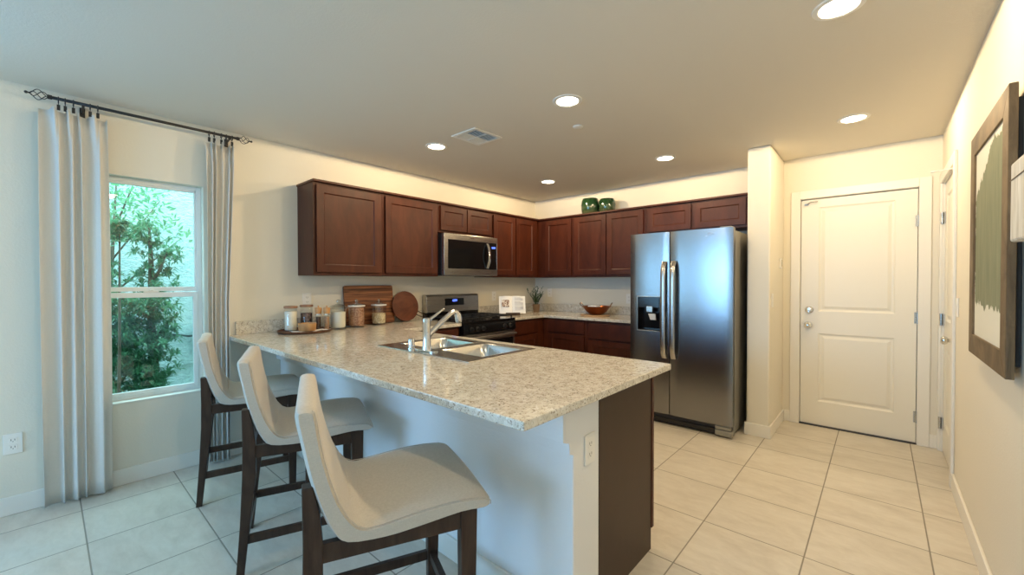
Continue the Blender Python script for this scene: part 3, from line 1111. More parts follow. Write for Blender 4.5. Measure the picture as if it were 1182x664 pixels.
obj('foot', B().lathe([(0, 0), (.02, 0), (.02, .03), (0, .03)], (FX0_ + .06, -.75, .001), 16), 'rubber', fr)
obj('foot', B().lathe([(0, 0), (.02, 0), (.02, .03), (0, .03)], (FX1_ - .06, -.3, .001), 16), 'rubber', fr)
obj('foot', B().lathe([(0, 0), (.02, 0), (.02, .03), (0, .03)], (FX0_ + .06, -.3, .001), 16), 'rubber', fr)
obj('top_hinge', B().box(FX1_ - .11, FX1_ - .02, -.845, -.75, FH - .02, FH + .012), 'grey_side', fr, bevel=.004)

# ================================================================== RANGE
rg = thing('range', (.33, (RY0 + RY1) / 2, 0), 'black and stainless freestanding gas range', 'range')
ra, rb_ = RY0 + .003, RY1 - .003
obj('body', B().box(.03, .62, ra, rb_, .08, .898), 'black_plastic', rg, bevel=.003)
for yy_ in (ra + .06, rb_ - .06):
    for xx_ in (.08, .56):
        obj('foot', B().lathe([(0, 0), (.018, 0), (.018, .08), (0, .08)], (xx_, yy_, .001), 14), 'rubber', rg)
obj('cooktop', B().box(.06, .672, ra, rb_, .898, .922), 'black_gloss', rg, bevel=.004)
# angled control panel
cp = obj('control_panel', B().prism([(.62, .80), (.682, .80), (.674, .897), (.62, .897)], lambda u, v, a: (u, a, v), ra, rb_), 'black_gloss', rg, bevel=.003)
RYp = Matrix.Rotation(R(88), 3, 'Y')
for ky in (-1.86, -1.78, -1.70, -1.38, -1.29):
    k = obj('knob', B().lathe([(0, 0), (.024, 0), (.024, .008), (.019, .012), (.017, .03), (0, .031)], (.678, ky, .845), 20, RYp).box(.705, .711, ky - .003, ky + .003, .832, .862), 'black_plastic', cp, smooth=True)
ov = obj('oven_door', B().box(.62, .668, ra + .004, rb_ - .004, .235, .792), 'stainless_h', rg, bevel=.004)
obj('oven_window', B().box(.668, .6705, ra + .035, rb_ - .035, .25, .715), 'black_gloss', ov, bevel=.0008)
b = B().tube([(.725, ra + .05, .762), (.725, rb_ - .05, .762)], .014, 14)
for yy_ in (ra + .07, rb_ - .07):
    b.tube([(.668, yy_, .762), (.725, yy_, .762)], .009, 10)
obj('handle', b, 'stainless_h', ov, smooth=True)
obj('drawer', B().box(.62, .664, ra + .004, rb_ - .004, .09, .228), 'stainless_h', rg, bevel=.004)
# back guard
bg_ = obj('backguard', B().prism([(.012, .90), (.088, .90), (.088, .985), (.012, .985)], lambda u, v, a: (u, a, v), ra + .005, rb_ - .005), 'black_gloss', rg, bevel=.002)
pn = obj('backguard_panel', B().prism([(.012, .985), (.094, .985), (.085, 1.158), (.07, 1.176), (.012, 1.176)], lambda u, v, a: (u, a, v), ra + .002, rb_ - .002), 'stainless_h', bg_, bevel=.004)
dsx = lambda z: .0895 + (.0 if z < 0 else 0) + (1.158 - z) * .052 - .002
obj('clock_display', B().hexa([(.0855, -1.71, 1.055), (.0855, -1.435, 1.055), (.0855, -1.435, 1.132), (.0855, -1.71, 1.132)], [(.0945, -1.71, 1.055), (.0945, -1.435, 1.055), (.0905, -1.435, 1.132), (.0905, -1.71, 1.132)]), 'black_gloss', bg_)
b = B()
SEG = {'t': ((-1, 1), (1, 1)), 'm': ((-1, 0), (1, 0)), 'b': ((-1, -1), (1, -1)), 'tl': ((-1, 0), (-1, 1)), 'tr': ((1, 0), (1, 1)), 'bl': ((-1, -1), (-1, 0)), 'br': ((1, -1), (1, 0))}
DIG = {'1': 'tr br', '0': 't b tl tr bl br', '2': 't tr m bl b', '4': 'tl tr m br'}


def digits(b, txt, yc, zc, h, xf, step):
    w = h * .28
    for i, ch in enumerate(txt):
        y = yc + (i - (len(txt) - 1) / 2) * step
        for s in DIG.get(ch, '').split():
            (p, q), (r_, t_) = SEG[s]
            y0, y1 = sorted((y + p * w, y + r_ * w))
            z0, z1 = sorted((zc + q * h / 2, zc + t_ * h / 2))
            b.box(xf - .001, xf + .0008, y0 - .0022, y1 + .0022, z0 - .0022, z1 + .0022)
    return b


digits(b, '1204', -1.575, 1.108, .018, .0925, .02)
obj('clock_digits', b, 'blue_digits', bg_)
# grates and burners
for (yc, lab) in ((-1.83, 0), (-1.578, 1), (-1.325, 2)):
    b = B()
    y0, y1 = yc - .115, yc + .115
    x0, x1 = .12, .63
    z = .955
    for yy_ in (y0, yc, y1):
        b.box(x0, x1, yy_ - .005, yy_ + .005, z - .010, z)
    for xx_ in (x0 + .005, .25, .375, .50, x1 - .005):
        b.box(xx_ - .005, xx_ + .005, y0, y1, z - .012, z - .002)
    for xx_ in (x0 + .006, x1 - .006):
        for yy_ in (y0, y1):
            b.box(xx_ - .006, xx_ + .006, yy_ - .006, yy_ + .006, .922, z - .01)
    obj('grate', b, 'cast_iron', rg)
for yc in (-1.83, -1.325):
    for xx_ in (.23, .50):
        obj('burner', B().lathe([(0, .922), (.045, .922), (.045, .932), (.03, .94), (0, .94)], (xx_, yc, 0), 24), 'cast_iron', rg)

# ================================================================== MICROWAVE
MY0, MY1, MZ0, MZ1, MX = -1.972, -1.196, 1.385, 1.812, .40
mw = thing('microwave', (.2, (MY0 + MY1) / 2, MZ0), 'stainless over-the-range microwave with curved handle', 'microwave')
obj('body', B().box(.004, .36, MY0, MY1, MZ0, MZ1), 'black_plastic', mw, bevel=.003)
b = B()
b.box(.36, MX, MY0, MY1, 1.752, MZ1).box(.36, MX, MY0, MY1, MZ0, 1.452)
b.box(.36, MX, MY0, MY0 + .052, 1.452, 1.752).box(.36, MX, MY1 - .012, MY1, 1.452, 1.752)
fp = obj('front_frame', b, 'stainless_h', mw, bevel=.002)
dw = obj('door', B().box(.36, MX - .002, MY0 + .052, -1.335, 1.452, 1.752), 'black_gloss', mw, bevel=.001)
dw['label'] = 'dark glass door'
b = B()
wy0, wy1, wz0, wz1 = MY0 + .085, -1.43, 1.495, 1.715
obj('door_window', B().box(MX - .002, MX - .0008, wy0, wy1, wz0, wz1), 'black_gloss', dw)
obj('control_panel', B().box(.36, MX - .001, -1.333, MY1 - .012, 1.452, 1.752), 'black_gloss', mw, bevel=.001)
b = B()
digits(b, '1204', -1.262, 1.700, .016, MX, .017)
obj('clock_digits', b, 'blue_digits', mw)
pts = [(MX + .001 + .042 * sin(pi * u), -1.362 + .0 * u, 1.465 + .275 * u) for u in [i / 16 for i in range(17)]]
b = B()
rr = []
for p in pts:
    rr.append([b.bm.verts.new((p[0] + dx_, p[1] + dy_, p[2])) for dx_, dy_ in ((-.007, -.017), (.004, -.017), (.008, -.008), (.008, .008), (.004, .017), (-.007, .017))])
for i in range(16):
    for q in range(6):
        b.bm.faces.new((rr[i][q], rr[i][(q + 1) % 6], rr[i + 1][(q + 1) % 6], rr[i + 1][q]))
b.bm.faces.new(rr[0])
b.bm.faces.new(rr[-1])
obj('handle', b, 'chrome', dw, smooth=True)
obj('emblem', B().box(MX, MX + .001, -1.62, -1.56, 1.778, 1.786), 'nickel', mw)
obj('vent_grille', B().box(.06, .34, MY0 + .05, MY1 - .05, MZ0 - .006, MZ0 + .001), 'nickel', mw)

# ================================================================== SINK AND FAUCET
SZ = .918
sk = thing('sink', (1.75, -2.99, CT0), 'double bowl stainless drop-in sink in the granite bar top', 'sink')
rx0, rx1, ry0, ry1 = 1.330, 2.170, -3.262, -2.720
bl = (1.372, 1.722, -3.125, -2.765)
br_ = (1.778, 2.128, -3.125, -2.765)


def rrect(x0, x1, y0, y1, r, n=6):
    out = []
    for (cx, cy, a) in ((x1 - r, y1 - r, 0), (x0 + r, y1 - r, 90), (x0 + r, y0 + r, 180), (x1 - r, y0 + r, 270)):
        for i in range(n + 1):
            t = R(a + 90 * i / n)
            out.append((cx + r * cos(t), cy + r * sin(t)))
    return out


b = B()
b_rects = [(rx0, bl[0], ry0, ry1), (bl[0], bl[1], ry0, bl[2]), (bl[0], bl[1], bl[3], ry1), (bl[1], br_[0], ry0, ry1), (br_[0], br_[1], ry0, bl[2]), (br_[0], br_[1], bl[3], ry1), (br_[1], rx1, ry0, ry1)]
poly_slab(b, b_rects, CT1 + .0002, CT1 + .006)
obj('rim', b, 'sink_steel', sk, bevel=.002)
for q in (bl, br_):
    b = B()
    levels = [(0, CT1 + .006, .001), (.004, CT1 - .002, .045), (.010, CT1 - .10, .05), (.022, CT1 - .165, .06), (.06, CT1 - .185, .06), (.14, CT1 - .188, .03)]
    rings = []
    for ins, z, r_ in levels:
        rings.append([b.bm.verts.new((x, y, z)) for x, y in rrect(q[0] + ins, q[1] - ins, q[2] + ins, q[3] - ins, r_)])
    for a_, c_ in zip(rings, rings[1:]):
        n = len(a_)
        for i in range(n):
            b.bm.faces.new((a_[i], a_[(i + 1) % n], c_[(i + 1) % n], c_[i]))
    b.bm.faces.new(rings[-1])
    bo = obj('bowl', b, 'sink_steel', sk, smooth='all', solid=.0015)
    cx, cy = (q[0] + q[1]) / 2, (q[2] + q[3]) / 2
    obj('drain', B().lathe([(0, 0), (.03, .0), (.042, .004), (.045, .002), (.045, 0)], (cx, cy, CT1 - .187), 24), 'chrome', bo, smooth='all')

fc = thing('faucet', (1.745, -3.195, CT1 + .006), 'chrome single lever kitchen faucet with angled spout', 'faucet')
zb = CT1 + .006
obj('base_plate', B().prism(rrect(1.655, 1.835, -3.222, -3.168, .026), lambda u, v, a: (u, v, a), zb, zb + .008), 'chrome', fc, bevel=.002)
obj('body', B().lathe([(0, 0), (.027, 0), (.0255, .012), (.023, .02), (.0225, .13), (.0235, .14), (.0235, .175), (.018, .181), (0, .182)], (1.745, -3.195, zb + .008), 28), 'chrome', fc, smooth=True)
obj('lever', B().tube([(1.745, -3.195, 1.085), (1.748, -3.165, 1.105), (1.752, -3.075, 1.158)], [.010, .008, .0065], 12), 'chrome', fc, smooth=True)
sp = obj('spout', B().tube([(1.745, -3.185, 1.005), (1.748, -3.15, 1.035), (1.752, -3.09, 1.083), (1.756, -3.025, 1.128), (1.757, -3.005, 1.136), (1.757, -2.985, 1.130)], [.016, .0155, .015, .0145, .0155, .016], 16), 'chrome', fc, smooth=True)
obj('spray_head', B().tube([(1.757, -2.99, 1.137), (1.757, -2.972, 1.118), (1.757, -2.965, 1.085), (1.757, -2.962, 1.070)], [.015, .021, .022, .019], 16), 'chrome', sp, smooth=True)
tag(obj('air_gap', B().lathe([(0, 0), (.024, 0), (.024, .004), (.0195, .006), (.0195, .052), (.016, .058), (0, .059)], (1.60, -3.198, zb), 24), 'chrome', smooth=True),
    'small chrome air gap cap beside the faucet', 'air gap')

# ================================================================== STOOLS
st = thing('counter_stool', (2.406, -3.825, 0), 'linen counter stool nearest the open end of the bar, on dark wood legs', 'stool', 'linen counter stools at the bar', rz=R(-22.8))
st['o'] = [0, 0, 0]
WS = .507


def catmull(p, n=5):
    out = []
    k = len(p)
    for i in range(k):
        p0, p1, p2, p3 = p[i - 1], p[i], p[(i + 1) % k], p[(i + 2) % k]
        for j in range(n):
            t = j / n
            out.append(tuple(.5 * ((2 * p1[c]) + (-p0[c] + p2[c]) * t + (2 * p0[c] - 5 * p1[c] + 4 * p2[c] - p3[c]) * t * t + (-p0[c] + 3 * p1[c] - 3 * p2[c] + p3[c]) * t ** 3) for c in (0, 1)))
    return out


outer = [(-.305, .955), (-.290, .870), (-.272, .780), (-.247, .693), (-.217, .621), (-.178, .579), (-.074, .567), (.023, .572), (.159, .584), (.235, .580),
         (.262, .592), (.258, .612), (.225, .627), (.126, .634), (.023, .628), (-.073, .618), (-.125, .617), (-.158, .640), (-.193, .703), (-.222, .797), (-.238, .873), (-.250, .955), (-.262, .972), (-.292, .974)]
cv = catmull(outer, 3)
b = B()
ns = 20
rings = []
for i in range(ns + 1):
    s_ = i / ns
    # rounded cushion edges: profile shrinks a little right at both sides
    e = min(s_, 1 - s_) * WS
    sh_ = max(0, (.014 - e) / .014)
    x = -WS / 2 + WS * s_
    shrink = .010 * (1 - (1 - sh_ ** 2) ** .5)
    crown_ = .012 * (1 - (2 * s_ - 1) ** 2)
    ring = []
    k = len(cv)
    for j, (y, z) in enumerate(cv):
        y0_, z0_ = cv[j - 1]
        y1_, z1_ = cv[(j + 1) % k]
        ty, tz = y1_ - y0_, z1_ - z0_
        l_ = (ty * ty + tz * tz) ** .5 or 1
        ny, nz = -tz / l_, ty / l_          # inward (counter-clockwise profile)
        c_ = crown_ if (z > .60 and nz < -.5 and y > -.15) else 0
        ring.append(b.bm.verts.new((x, y + ny * shrink, z + nz * shrink + c_)))
    rings.append(ring)
for a_, c_ in zip(rings, rings[1:]):
    k = len(a_)
    for j in range(k):
        b.bm.faces.new((a_[j], a_[(j + 1) % k], c_[(j + 1) % k], c_[j]))
b.bm.faces.new(rings[0])
b.bm.faces.new(rings[-1])
up_ = obj('upholstered_seat', b, 'upholstery', st, smooth=True, local=True)
# piping seam along each side
for sgn in (-1, 1):
    pth = []
    for j in range(30, 67, 2):
        (ya_, za_), (yb_, zb_) = cv[j - 1], cv[j + 1]
        l_ = math.hypot(yb_ - ya_, zb_ - za_)
        pth.append((sgn * (WS / 2 - .0042), cv[j][0] - (zb_ - za_) / l_ * .0036, cv[j][1] + (yb_ - ya_) / l_ * .0036))
    obj('seam', B().tube(pth, .0016, 6), 'upholstery', up_, smooth='all', local=True)
LX = .241


def leg_f(s, top=.603):
    x0, x1 = s * (LX - .042), s * LX
    return B().hexa([(x0, .166, .0), (x1, .166, .0), (x1, .204, .0), (x0, .204, .0)], [(x0, .160, top), (x1, .160, top), (x1, .217, top), (x0, .217, top)])


def leg_b(s):
    x0, x1 = s * (LX - .040), s * LX
    b = B()
    prof_b = [(0, -.318, -.288), (.25, -.300, -.262), (.46, -.290, -.238), (.60, -.288, -.238), (.68, -.289, -.246), (.755, -.290, -.262)]
    prev = None
    for z, ya, yb in prof_b:
        cur = [b.bm.verts.new(p) for p in ((x0, ya, z), (x1, ya, z), (x1, yb, z), (x0, yb, z))]
        if prev:
            for i in range(4):
                b.bm.faces.new((prev[i], prev[(i + 1) % 4], cur[(i + 1) % 4], cur[i]))
        else:
            b.bm.faces.new(cur[::-1])
        prev = cur
    b.bm.faces.new(prev)
    return b


for s in (1, -1):
    obj('leg', leg_f(s), 'stool_wood', st, bevel=.003, local=True)
    obj('leg', leg_b(s), 'stool_wood', st, bevel=.003, local=True)
    x0, x1 = sorted((s * (LX - .006), s * (LX - .030)))
    obj('seat_rail', B().hexa([(x0, -.245, .534), (x1, -.245, .534), (x1, .165, .527), (x0, .165, .527)], [(x0, -.245, .588), (x1, -.245, .588), (x1, .165, .585), (x0, .165, .585)]), 'stool_wood', st, bevel=.002, local=True)
    x0, x1 = sorted((s * (LX - .010), s * (LX - .030)))
    obj('stretcher', B().box(x0, x1, -.285, .17, .155, .192), 'stool_wood', st, bevel=.002, local=True)
obj('seat_rail', B().box(-LX + .04, LX - .04, .178, .200, .527, .575), 'stool_wood', st, bevel=.002, local=True)
obj('seat_rail', B().box(-LX + .04, LX - .04, -.280, -.256, .527, .575), 'stool_wood', st, bevel=.002, local=True)
obj('stretcher', B().box(-LX + .04, LX - .04, .172, .195, .155, .192), 'stool_wood', st, bevel=.002, local=True)
obj('stretcher', B().box(-LX + .038, LX - .038, -.292, -.272, .155, .192), 'stool_wood', st, bevel=.002, local=True)
for (x, y, a, lb) in ((1.477, -3.719, -21.1, 'linen counter stool in the middle of the three at the bar'), (.558, -3.702, -14.8, 'linen counter stool closest to the window and curtains')):
    c = copy_tree(st)
    c.location = (x, y, 0)
    c.rotation_euler = (0, 0, R(a))
    c['label'] = lb

# ================================================================== CURTAINS
RODX, RODZ = .085, 2.388


def curtain(y0, y1, z0, z1, nf, label, ph, yend=None):
    yend = y1 if yend is None else yend
    t = thing('curtain', (RODX, (y0 + y1) / 2, z0), label, 'curtain', 'linen curtains beside the window')
    b = B()
    nu, nv = nf * 16, 26
    grid = []
    for j in range(nv + 1):
        v_ = j / nv
        z = z1 + (z0 - z1) * v_
        row = []
        for i in range(nu + 1):
            u = i / nu
            env = min(1, v_ / .06)
            gather = .5 + .5 * min(1, v_ / .12)
            phs = (u + .045 * sin(2 * pi * u * 1.6 + ph * 3) + .02 * sin(2 * pi * u * 3.3 + ph)) * nf * 2 * pi + ph
            w_ = sin(phs + .5 * sin(phs * .5 + 2 * v_) * min(1, v_ * 2))
            shp = math.copysign(abs(w_) ** .95, w_)
            # pinch pleats at the header are sharp
            pk = max(0, cos(phs)) ** 6
            x = RODX - .012 + (.030 * pk * max(0, 1 - v_ / .12) + shp * (.006 + .013 * env)) + .006 * sin(u * 7 + v_ * 3)
            yc = (y0 + y1) / 2
            y1e = y1 + (yend - y1) * min(1, v_ / .5)
            y = yc + (y0 + (y1e - y0) * u - yc) * (1.0 + .03 * sin(v_ * pi) * (yend == y1)) + .006 * sin(phs * 1.0 + 1.3) * env
            zz = z - .022 * max(0, 1 - v_ / .05) * (1 - pk) ** 2
            row.append(b.bm.verts.new((x, y, zz)))
        grid.append(row)
    for j in range(nv):
        for i in range(nu):
            b.bm.faces.new((grid[j][i], grid[j][i + 1], grid[j + 1][i + 1], grid[j + 1][i]))
    obj('cloth', b, 'curtain_linen', t, smooth='all', solid=.002)
    return t


def add_rings(t, ys, z1):
    for y in ys:
        r_ = .017
        ring = [(RODX + r_ * cos(q) * .25, y + .45 * r_ * cos(q), RODZ - .006 + r_ * 1.15 * sin(q)) for q in [2 * pi * i / 20 for i in range(20)]]
        rg_ = obj('ring', B().tube([(RODX + r_ * cos(q), y, RODZ - .006 + r_ * sin(q)) for q in [2 * pi * i / 20 for i in range(20)]], .0028, 8, True), 'black_iron', t, smooth='all')
        obj('clip', B().tube([(RODX, y, RODZ - .022), (RODX, y, RODZ - .034)], .002, 6).box(RODX - .005, RODX + .005, y - .007, y + .007, z1 - .012, RODZ - .034), 'black_iron', rg_, bevel=.001)


cl = curtain(-4.655, -4.372, .012, 2.335, 5, 'long off-white linen curtain hanging left of the window', .4)
add_rings(cl, (-4.575, -4.548, -4.515, -4.445, -4.412), 2.335)
cr = curtain(-3.872, -3.690, .012, 2.335, 5, 'long off-white linen curtain hanging right of the window, behind the stools', 1.2, -3.738)
add_rings(cr, (-3.848, -3.818, -3.775, -3.745, -3.708), 2.335)
rd = thing('curtain_rod', (RODX, -4.13, RODZ), 'black iron curtain rod with open twisted basket finials', 'curtain rod')
obj('rod', B().tube([(RODX, -4.615, RODZ), (RODX, -3.665, RODZ)], .0095, 14), 'black_iron', rd, smooth='all')
for s, ye in ((-1, -4.61), (1, -3.67)):
    b = B()
    b.tube([(RODX, ye - s * .01, RODZ), (RODX, ye + s * .008, RODZ)], .013, 12)
    L0 = .068
    for k in range(4):
        pth = []
        for i in range(15):
            u = i / 14
            r_ = .0265 * sin(pi * u) ** .8 + .002
            a_ = k * pi / 2 + u * pi * 1.0 * s
            pth.append((RODX + r_ * cos(a_), ye + s * (.006 + L0 * u), RODZ + r_ * sin(a_)))
        b.tube(pth, .0022, 6)
    b.tube([(RODX, ye + s * .070, RODZ), (RODX, ye + s * .082, RODZ)], [.006, .004], 10)
    b.sphere((RODX, ye + s * .088, RODZ), .008)
    obj('finial', b, 'black_iron', rd, smooth=True)
for ye in (-4.475, -3.725):
    obj('bracket', B().tube([(0.002, ye, RODZ - .03), (.03, ye, RODZ - .03), (RODX, ye, RODZ - .018)], .005, 8).box(.001, .007, ye - .012, ye + .012, RODZ - .06, RODZ + .0).box(RODX - .012, RODX + .012, ye - .006, ye + .006, RODZ - .022, RODZ - .006), 'black_iron', rd)

# ================================================================== OUTLETS AND SWITCHES
def outlet(f, a, c, label, kind='outlet', horiz=False, grp=None):
    """f(a,b,d)->xyz plate centred at (a,c)"""
    o_ = f(a, c, 0)
    t = thing('wall_outlet' if kind == 'outlet' else 'light_switch', o_, label, 'outlet' if kind == 'outlet' else 'switch', grp)
    W_, H_ = .036, .058
    if horiz:
        W_, H_ = .058, .041

    def bx(b, a0, a1, b0, b1, d0, d1):
        p = [f(a0, b0, d0), f(a1, b0, d0), f(a1, b1, d0), f(a0, b1, d0)]
        q = [f(a0, b0, d1), f(a1, b0, d1), f(a1, b1, d1), f(a0, b1, d1)]
        b.hexa(p, q)
        return b
    obj('plate', bx(B(), a - W_, a + W_, c - H_, c + H_, .0005, .006), 'white_plastic', t, bevel=.002)
    if kind == 'outlet':
        for dz in (-.020, .020):
            obj('socket', bx(B(), a - .0165, a + .0165, c + dz - .014, c + dz + .014, .006, .008), 'white_plastic', t, bevel=.003)
            b = B()
            bx(b, a - .008, a - .0055, c + dz - .003, c + dz + .007, .0078, .0083)
            bx(b, a + .0055, a + .008, c + dz - .003, c + dz + .007, .0078, .0083)
            bx(b, a - .002, a + .002, c + dz - .0095, c + dz - .006, .0078, .0083)
            obj('slots', b, 'slot', t)
    else:
        obj('rocker', bx(B(), a - .0165, a + .0165, c - .033, c + .033, .006, .009), 'white_plastic', t, bevel=.002)
    return t


FL_ = lambda a, b, d: (d, a, b)
FBk = lambda a, b, d: (a, -d, b)
FRt = lambda a, b, d: (XR - d, a, b)
FPt = lambda a, b, d: (2.994 + d, a, b)
FPn = lambda a, b, d: (PX + d, a, b)
outlet(FL_, -4.770, .402, 'white duplex outlet low on the wall left of the curtain')
outlet(FL_, -3.148, 1.165, 'white duplex outlet above the backsplash behind the glass jars')
outlet(FL_, -.843, 1.135, 'white duplex outlet behind the open cookbook')
outlet(FBk, .262, 1.165, 'white duplex outlet on the back wall above the potted plant')
outlet(FBk, 1.435, 1.11, 'white duplex outlet on the back wall just left of the refrigerator')
outlet(FPn, -3.256, .675, 'white duplex outlet on the end of the bar half wall')
outlet(FRt, -.935, 1.155, 'white rocker switch beside the side door', 'switch')
outlet(FPt, -.545, 1.155, 'white rocker switch on the stub wall facing the entry door', 'switch')
t = thing('doorbell_sensor', (2.994, -.19, 1.43), 'small white sensor box high on the stub wall by the entry door', 'sensor')
obj('housing', B().box(2.9945, 3.010, -.215, -.165, 1.432, 1.525), 'white_plastic', t, bevel=.003)
obj('dark_face', B().box(3.010, 3.0115, -.207, -.173, 1.45, 1.515), 'nickel', t)

# ================================================================== CEILING FIXTURES
t0 = thing('recessed_light', (0, 0, H), 'recessed lamp', 'ceiling light', 'warm recessed ceiling lamps')
t0['o'] = [0, 0, 0]
obj('trim_ring', B().lathe([(.066, -.0005), (.070, -.007), (.090, -.005), (.092, -.0005)], (0, 0, 0), 40), 'white_plastic', t0, smooth=True, local=True)
obj('lens', B().lathe([(0, -.0045), (.060, -.0045), (.068, -.002), (.068, -.0008), (0, -.0008)], (0, 0, 0), 40), 'lamp_lens', t0, smooth=True, local=True)
spots = [(2.205, -2.452, 'recessed lamp at the middle of the ceiling, between the smoke alarm and the bar'),
         (.895, -2.452, 'recessed lamp just beside the square ceiling vent'),
         (.86, -.845, 'recessed lamp nearest the inside corner of the kitchen'),
         (2.195, -.845, 'recessed lamp in front of the refrigerator cabinets'),
         (3.532, -.89, 'recessed lamp in front of the entry door'),
         (3.543, -2.452, 'large recessed lamp cut by the top edge near the painting'),
         (2.205, -4.06, 'recessed lamp over the stool side of the room'),
         (3.54, -4.06, 'recessed lamp over the near end of the right wall')]
for i, (x, y, lb) in enumerate(spots):
    c = t0 if i == 0 else copy_tree(t0)
    c.location = (x, y, H)
    c['label'] = lb
    l = bpy.data.lights.new('recessed_lamp_light', 'SPOT')
    l.spot_size = R(180)
    l.spot_blend = .0
    l.shadow_soft_size = .03
    l.energy = LAMP_W * (.4 if y < -4 else 1)      # the two over the seating side are dimmed
    l.color = LAMP_COL
    lo_ = bpy.data.objects.new('recessed_lamp_light', l)
    lo_.location = (x, y, H - .022)
    COL.objects.link(lo_)

# air vent
vx0, vx1, vy0, vy1 = 1.185, 1.455, -2.535, -2.245
vt = thing('ceiling_vent', ((vx0 + vx1) / 2, (vy0 + vy1) / 2, H - .02), 'square white four way air vent in the ceiling', 'vent')
b = B()
w_ = .028
zt_, zb_ = H - .0005, H - .009
b.box(vx0, vx1, vy0, vy0 + w_, zb_, zt_).box(vx0, vx1, vy1 - w_, vy1, zb_, zt_).box(vx0, vx0 + w_, vy0 + w_, vy1 - w_, zb_, zt_).box(vx1 - w_, vx1, vy0 + w_, vy1 - w_, zb_, zt_)
mx_, my_ = (vx0 + vx1) / 2, (vy0 + vy1) / 2
b.box(mx_ - .004, mx_ + .004, vy0 + w_, vy1 - w_, zb_, zt_).box(vx0 + w_, vx1 - w_, my_ - .004, my_ + .004, zb_, zt_)
obj('vent_frame', b, 'white_plastic', vt, bevel=.002)
obj('duct', B().box(vx0 + w_, vx1 - w_, vy0 + w_, vy1 - w_, H - .002, H - .0005), 'slot', vt)
for qx, qy, horiz in ((0, 0, 1), (1, 0, 0), (0, 1, 0), (1, 1, 1)):
    x0 = vx0 + w_ if qx == 0 else mx_ + .004
    x1 = mx_ - .004 if qx == 0 else vx1 - w_
    y0 = vy0 + w_ if qy == 0 else my_ + .004
    y1 = my_ - .004 if qy == 0 else vy1 - w_
    b = B()
    nb = 6
    zt2, zb2 = H - .002, H - .0085
    for i in range(nb):
        if qx == 0:
            p_ = (x1 - x0) / nb
            xa_ = x0 + p_ * i
            b.hexa([(xa_, y0, zb2), (xa_, y1, zb2), (xa_ + .001, y1, zb2 - .0005), (xa_ + .001, y0, zb2 - .0005)], [(xa_ - p_ * .7 + p_, y0, zt2), (xa_ - p_ * .7 + p_, y1, zt2), (xa_ + p_ * .4, y1, zt2 - .0008), (xa_ + p_ * .4, y0, zt2 - .0008)])
        else:
            p_ = (y1 - y0) / nb
            ya_ = y0 + p_ * i
            b.hexa([(x0, ya_ + p_ * .5, zb2), (x1, ya_ + p_ * .5, zb2), (x1, ya_ + p_ * .5 + .001, zb2), (x0, ya_ + p_ * .5 + .001, zb2)], [(x0, ya_ + p_ * .6, zt2), (x1, ya_ + p_ * .6, zt2), (x1, ya_ + p_ * .6 + .001, zt2), (x0, ya_ + p_ * .6 + .001, zt2)])
    obj('louvers', b, 'white_plastic', vt)
tag(obj('sprinkler_cover', B().lathe([(0, -.009), (.030, -.009), (.036, -.006), (.038, -.0005), (0, -.0005)], (2.02, -2.04, H), 32), 'white_plastic', smooth=True),
    'small flat round sprinkler cover on the ceiling beyond the middle lamp', 'sprinkler cover')

# ================================================================== RIGHT WALL ART
FY0_, FY1_, FZ0_, FZ1_ = -2.50, -1.735, .985, 1.975
pf = thing('framed_painting', (XR - .02, (FY0_ + FY1_) / 2, FZ0_), 'large wood framed abstract painting of a green brushed field', 'painting')
xw, xf = XR - .020, XR - .042
fwid = .088
for (pa, pb) in (((FY0_, FZ0_, FY0_ + fwid, FZ0_ + fwid), 'n'), ((0, 0, 0, 0), 'f')):
    pass
b = B()


def fside(b, p):
    b.hexa([(xw, *q) for q in p], [(xf, *q) for q in p])


Y0, Y1, Z0, Z1, fw_ = FY0_, FY1_, FZ0_, FZ1_, fwid
fside(b, [(Y0, Z0), (Y1, Z0), (Y1 - fw_, Z0 + fw_), (Y0 + fw_, Z0 + fw_)])
fside(b, [(Y0, Z1), (Y0 + fw_, Z1 - fw_), (Y1 - fw_, Z1 - fw_), (Y1, Z1)])
fside(b, [(Y0, Z0), (Y0 + fw_, Z0 + fw_), (Y0 + fw_, Z1 - fw_), (Y0, Z1)])
fside(b, [(Y1, Z0), (Y1, Z1), (Y1 - fw_, Z1 - fw_), (Y1 - fw_, Z0 + fw_)])
obj('frame', b, 'frame_wood', pf, bevel=.002)
obj('shadow_backing', B().box(XR - .020, XR - .002, Y0 + .04, Y1 - .04, Z0 + .04, Z1 - .04), 'slot', pf)  # near-black box paints the shadow gap between frame and wall
# canvas in its own local frame so that the brushed field sits centred
b = B().box(-.006, .006, -(Y1 - Y0) / 2 + fw_ - .01, (Y1 - Y0) / 2 - fw_ + .01, 0, Z1 - Z0 - 2 * fw_ + .02)
cvs = obj('canvas', b, 'painting', pf, local=True)
cvs.location = (-.008, 0, fw_ - .01)

wh = thing('wall_hanging', (XR - .06, -3.05, 1.42), 'whitewashed wooden block hanging by the near edge of the painting', 'wall decor')
obj('board', B().box(XR - .088, XR - .003, -3.22, -2.848, 1.424, 1.641), 'whitewash', wh, bevel=.006)
obj('band', B().box(XR - .090, XR - .088, -3.22, -2.8485, 1.593, 1.595), 'frame_wood', wh)

# ================================================================== COUNTER ITEMS, LEFT
CZ = CT1
tr_ = thing('serving_tray', (.22, -3.252, CZ), 'round dark wooden tray holding jars and pepper mills', 'tray')
obj('disc', B().lathe([(0, 0), (.18, 0), (.196, .006), (.200, .020), (.194, .020), (.188, .010), (0, .009)], (.22, -3.252, CZ), 48), 'tray_wood', tr_, smooth=True)
TZ = CZ + .0095


